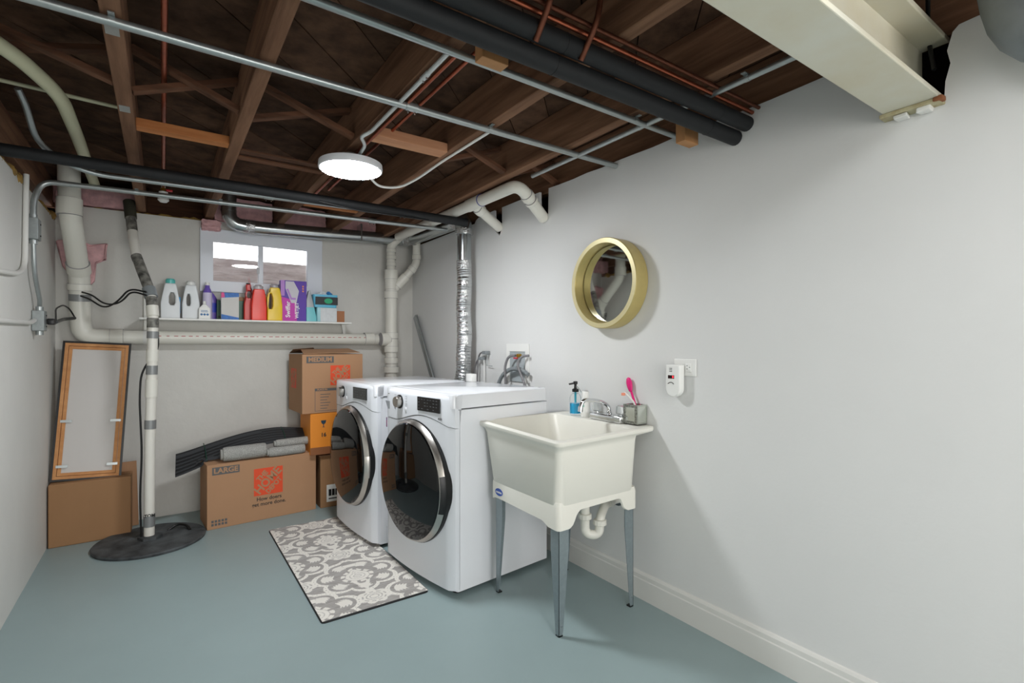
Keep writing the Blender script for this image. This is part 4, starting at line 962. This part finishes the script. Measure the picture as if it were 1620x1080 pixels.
# faucet
fy=1.83; fz=zr
fa=thing('faucet','chrome two handle faucet with arched spout on the sink deck','faucet',(1.865,fy,fz))
MB().box(1.832,1.895,fy-.10,fy+.115,fz,fz+.034,bev=.006).build('base',chrome,fa,ang=.9)
MB().tube([(1.862,fy,fz+.02),(1.862,fy,fz+.075),(1.80,fy+.01,fz+.105),(1.71,fy+.03,fz+.112),(1.695,fy+.032,fz+.07)],.010,.045,n=16,seg=8).build('spout',chrome,fa)
MB().cyl((1.697,fy+.032,fz+.08),(1.694,fy+.032,fz+.055),.0125,n=16).build('aerator',chrome,fa)
MB().lathe([(.016,.028),(.014,.045),(.011,.05)],(1.862,fy,fz),n=16).build('spout_nut',chrome,fa)
acr=mat('clear acrylic',(226,230,230),.08,trans=.5,metal=.3)
for s in (-.075,.09):
    h_=MB().lathe([(.012,.028),(.012,.04)],(1.865,fy+s,fz),n=16).build('handle_stem',chrome,fa)
    MB().lathe([(.019,.04),(.025,.048),(.022,.080),(.012,.086),(.001,.087)],(1.865,fy+s,fz),n=8).build('handle_knob',acr,fa,smooth=False)
# soaps
sx,sy_=1.875,2.10
t=thing('soap_dispenser','clear soap bottle with blue liquid and black pump on the sink corner','bottle',(sx,sy_,zr))
cg=mat('clear bottle',(250,252,252),.02,trans=1,ior=1.2)
MB().lathe([(.030,.001),(.031,.006),(.031,.095),(.026,.108),(.016,.116),(.015,.13)],(sx,sy_,zr),n=32).build('bottle_body',cg,t)
MB().lathe([(.0285,.008),(.0285,.062)],(sx,sy_,zr),n=32).build('liquid',mat('blue soap',(40,176,226),.25),t)
MB().lathe([(.0175,.125),(.0185,.128),(.0185,.14),(.008,.145),(.007,.165),(.012,.168),(.012,.182),(.004,.184)],(sx,sy_,zr),n=20).beam((sx,sy_,zr+.174),(sx-.035,sy_+.012,zr+.168),.012,.009).build('pump',blackm,t)
MB().cyl((sx,sy_,zr+.065),(sx,sy_,zr+.125),.005,n=10).build('dip_tube',mat('blue tube',(70,190,214),.3),t)
sx,sy_=1.86,2.005
t=thing('lotion_bottle','white bottle with a tall white cap next to the blue soap','bottle',(sx,sy_,zr))
MB().lathe([(.028,0),(.030,.004),(.030,.082),(.026,.088),(.022,.09),(.021,.132),(.018,.135)],(sx,sy_,zr),n=28,sx=.7).build('bottle_body',whitep,t)
MB().tube([(sx,sy_+.015,zr+.125),(sx,sy_+.034,zr+.13),(sx-.01,sy_+.038,zr+.15),(sx-.02,sy_+.048,zr+.16)],.0028,.01,n=8).build('hanging_wire',emt,t)
MB().box(sx-.0225,sx-.0195,sy_-.012,sy_+.014,zr+.055,zr+.066).build('label',mat('mint label',(120,206,180),.5),t,smooth=False)
# mirrored holder with brush
hx,hy=1.862,1.648
t=thing('brush_holder','small square mirrored holder on the sink deck corner','holder',(hx+.03,hy+.04,zr))
mir=mat('mirror glass',(225,228,224),.03,1); antique=mat('crackled mirror border',(176,178,170),.3,.7,noise=(120,.7),dark=(86,86,80))
m=MB(); x0_,x1_,y0_,y1_=hx,hx+.07,hy,hy+.085
m.rings([[(p[0],p[1],z) for p in [(a,b) for a,b in rect(x0_+i,x1_-i,y0_+i,y1_-i)]] for z,i in ((zr+.003,0),(zr+.095,0),(zr+.095,.005),(zr+.012,.005))])
m.build('holder_body',mat('bevelled mirror',(214,218,210),.12,.85),t,smooth=False)
MB().plate(rect(0,.085,.003,.095),[rect(.014,.071,.016,.082)],frame((hx,hy+.085,zr),(0,-1,0),(0,0,1)),.002).build('front_border',antique,t,smooth=False)
MB().plate(rect(0,.07,.003,.095),[rect(.008,.062,.01,.088)],frame((hx,hy,zr),(1,0,0),(0,0,1)),.0015).build('side_border',mat('bevel edge',(190,194,186),.1,.9),t,smooth=False)
MB().box(x0_+.001,x1_-.001,y0_+.001,y1_-.001,zr,zr+.003).build('base_plate',blackm,t,smooth=False)
pk=mat('hot pink',(224,24,120),.4); t=thing('scrub_brush','pink dish brush standing in the mirrored holder','brush',(hx+.04,hy+.045,zr+.02))
MB().tube([(hx+.04,hy+.04,zr+.02),(hx+.05,hy+.055,zr+.09),(hx+.055,hy+.085,zr+.15)],[.006]*3,0,n=12).build('handle',pk,t)
bm_=MB(); bm_.lathe([(.001,-.038),(.011,-.032),(.017,-.01),(.018,.012),(.012,.032),(.001,.038)],(0,0,0),n=20,sx=.5); bm_.build('brush_head',pk,t,xf=Matrix.Translation((hx+.058,hy+.10,zr+.185))@Matrix.Rotation(-.25,4,'X'))
t=thing('small_brush','slim white and pink toothbrush leaning in the mirrored holder','brush',(hx+.03,hy+.05,zr+.02))
MB().tube([(hx+.03,hy+.03,zr+.02),(hx+.035,hy+.045,zr+.10),(hx+.02,hy+.075,zr+.135),(hx+.01,hy+.09,zr+.15)],.0045,.02,n=10).build('handle',whitep,t)
MB().box(hx-.004,hx+.010,hy+.082,hy+.098,zr+.135,zr+.148,bev=.002).build('bristles',mat('peach bristles',(240,150,120),.6),t)
# ================================================================== WALL FIXTURES
# mirror
mc=V((XR,1.872,1.555)); Rm=.232
mr=thing('round_mirror','round wall mirror with a deep brushed gold frame','mirror',(XR,1.872,1.555))
gold=mat('brushed gold',(196,178,116),.35,.35,noise=(30,.08)); gold2=mat('gold face',(222,210,164),.35,.35)
fd=.085
MB().lathe([(Rm-.006,-.001),(Rm,-.004),(Rm,-fd+.003),(Rm-.003,-fd),(Rm-.026,-fd),(Rm-.028,-fd+.003),(Rm-.030,-.022),(Rm-.032,-.020),(Rm-.04,-.006)],(mc.x,mc.y,mc.z),axis='x',n=96).build('frame_ring',gold,mr,ang=.5)
MB().lathe([(Rm-.003,-fd-.0002),(Rm-.003,-fd-.001),(Rm-.026,-fd-.001),(Rm-.026,-fd-.0002)],(mc.x,mc.y,mc.z),axis='x',n=96,cap=False).build('frame_face',gold2,mr,ang=.5)
MB().lathe([(Rm-.029,-.045),(Rm-.0285,-.0465)],(mc.x,mc.y,mc.z),axis='x',n=96,cap=False).build('groove',blackm,mr)
MB().lathe([(Rm-.036,-.026),(Rm-.036,-.0275)],(mc.x,mc.y,mc.z),axis='x',n=96).build('mirror_glass',mir,mr,smooth=False,xf=Matrix.Translation(mc)@Matrix.Rotation(math.radians(0.0),4,'Z')@Matrix.Translation(-mc))
# outlet + detector
t=thing('wall_outlet','white double outlet plate behind the detector on the right wall','outlet',(XR,1.42,1.135))
MB().box(XR-.006,XR-.0005,1.372,1.487,1.10,1.175,bev=.002).build('cover_plate',whitep,t,smooth=False)
MB().box(XR-.009,XR-.006,1.395,1.425,1.118,1.155,bev=.001).build('receptacle',whitep,t,smooth=False)
for (a,b_) in ((1.415,1.146),(1.415,1.132),(1.402,1.139)): MB().box(XR-.0095,XR-.009,a-.003,a+.003,b_-.0012,b_+.0012).build('slot',blackm,t,smooth=False)
t=thing('alarm_detector','white plug in alarm with red digital display on the right wall','alarm',(XR-.03,1.46,1.08))
sh_=[]
W_=.075; 
for a in range(0,181,12): sh_.append((W_/2-W_/2*math.cos(math.radians(180-a))*1.0 if False else W_/2+W_/2*math.cos(math.radians(180+a)),.0375+.0375*math.sin(math.radians(180+a))*1.0))
sh_=[(0,.145),]+[(0,.05)]+[(W_/2-W_/2*math.cos(math.radians(a)),.04-.04*math.sin(math.radians(a))) for a in range(0,181,15)]+[(W_,.05),(W_,.145)]
DT=frame((XR-.010,1.503,1.005),(0,-1,0),(0,0,1))
MB().plate(sh_,[],DT,.036,bev=.005).build('alarm_body',whitep,t,ang=.9)
DF=DT@Matrix.Translation((0,0,.0362))
MB().plate(rect(.014,.047,.082,.097),[],DF,.0008).build('display',mat('dark red display',(40,4,8),.2),t,smooth=False)
MB().text('0',.012,DF@Matrix.Translation((.041,.0895,.001)),.0006).build('display_digit',mat('red led',(255,40,50),.4,emit=2.5),t,smooth=False)
m=MB()
for i in range(3): m.plate(rect(.021,.036,.113+.007*i,.1155+.007*i),[],DF,.0006)
m.build('vent_slots',dkink,t,smooth=False)
MB().tube([DF@V((.014+.032*i/6,.058+.008*math.sin(PI*i/6),.001)) for i in range(7)],.0015,n=6).build('test_mark',dkink,t)
# washer outlet box
t=thing('washer_box','recessed white plastic washer outlet box with valves above the nearer machine','box',(XR,2.72,1.12))
MB().plate(rect(0,.255,0,.25),[rect(.035,.215,.0,.20)],frame((XR-.0005,2.86,.995),(0,-1,0),(0,0,1)),.007,bev=.002).build('face_frame',whitep,t,smooth=False)
MB().plate(rect(.033,.217,.0,.202),[],frame((XR-.0008,2.86,.995),(0,-1,0),(0,0,1)),.001).build('recess_back',mat('recess grey',(170,178,180),.6),t,smooth=False)
MB().cyl((XR-.002,2.70,1.168),(XR-.03,2.70,1.168),.012,n=12).build('hot_valve',mat('brass',(196,150,60),.3,.9),t)
MB().box(XR-.035,XR-.025,2.695,2.74,1.147,1.156,bev=.002).build('hot_handle',mat('red handle',(206,30,50),.4),t)
brd=mat('braided steel hose',(150,148,150),.35,.6,noise=(200,.4),bump=(300,.4))
single(MB().tube([(XR-.03,2.72,1.168),(XR-.05,2.77,1.165),(XR-.06,2.80,1.10),(XR-.06,2.79,.96)],.0085,.05,n=12,seg=8),'supply_hose',brd,'left braided steel hose of the washer outlet box','hose',(XR-.05,2.77,1.1))
single(MB().tube([(XR-.02,2.585,1.17),(XR-.045,2.64,1.165),(XR-.06,2.66,1.11),(XR-.06,2.60,1.03),(XR-.06,2.56,.96)],.0085,.05,n=12,seg=8),'supply_hose',brd,'right braided steel hose of the washer outlet box','hose',(XR-.05,2.62,1.1))
single(MB().tube([(XR-.05,2.90,.96),(XR-.045,2.86,1.03),(XR-.04,2.76,1.085),(XR-.035,2.64,1.08),(XR-.03,2.58,1.05)],.0135,.06,n=14,rib=(.006,.0012)),'drain_hose',grayp,'ribbed grey drain hose arching over the nearer machine','hose',(XR-.05,2.8,1.0))
# gas / water valves further left
t=thing('wall_valve','small grey wall valves and thin hoses next to the foil duct','valve',(XR,3.1,1.1))
MB().tube([(XR-.03,3.10,1.182),(XR-.03,3.17,1.182),(XR-.03,3.20,1.13),(XR-.03,3.21,.95)],.006,.04,n=10).build('hose',brd,t)
MB().tube([(XR-.03,3.14,1.14),(XR-.03,3.20,1.135),(XR-.03,3.24,1.08),(XR-.03,3.27,.97)],.006,.04,n=10).build('hose',brd,t)
MB().box(XR-.045,XR-.002,3.075,3.12,1.170,1.195,bev=.004).build('valve_body',grayp,t); MB().box(XR-.045,XR-.002,3.13,3.17,1.128,1.152,bev=.004).build('valve_body',grayp,t)
MB().tube([(XR-.02,3.08,1.17),(XR-.02,3.09,1.09),(XR-.02,3.02,1.088)],.003,.0,n=8).build('lever',emt,t)
MB().tube([(XR-.02,3.13,1.13),(XR-.02,3.125,.95)],.004,n=8).build('riser_tube',whitep,t)
single(MB().box(1.66,1.70,2.87,2.945,.9965,1.048,bev=.004),'plastic_cap',whitep,'small white plastic piece standing on the back corner of the nearer machine','plastic piece',(1.68,2.9,.9965))

# ================================================================== groups of alike things
GR={'carpet_roll':'grey carpet rolls on the LARGE box','detergent_jug':'plastic jugs on the wall shelf','copper_pipe':'copper pipes at the ceiling','copper_stub':'copper stubs over the black pipes','conduit':'metal conduits on ceiling and left wall','insulated_pipe':'black insulated pipes at the ceiling','insulation_batt':'pink insulation pieces above the back wall','ceiling_light':'round disc ceiling lights','wood_block':'wood blocks holding the black pipes','supply_hose':'hoses at the washer outlet box','cord_loop':'black cords between the pipes','moving_box':'printed moving boxes','junction_box':'metal boxes on the left wall','green_carton':'dark green packs on the shelf','softener_bottle':'purple bottles on the shelf'}
for o in bpy.data.objects:
    if o.parent is None and o.get('label'):
        g_=GR.get(o.name.split('.')[0])
        if g_: o['group']=g_
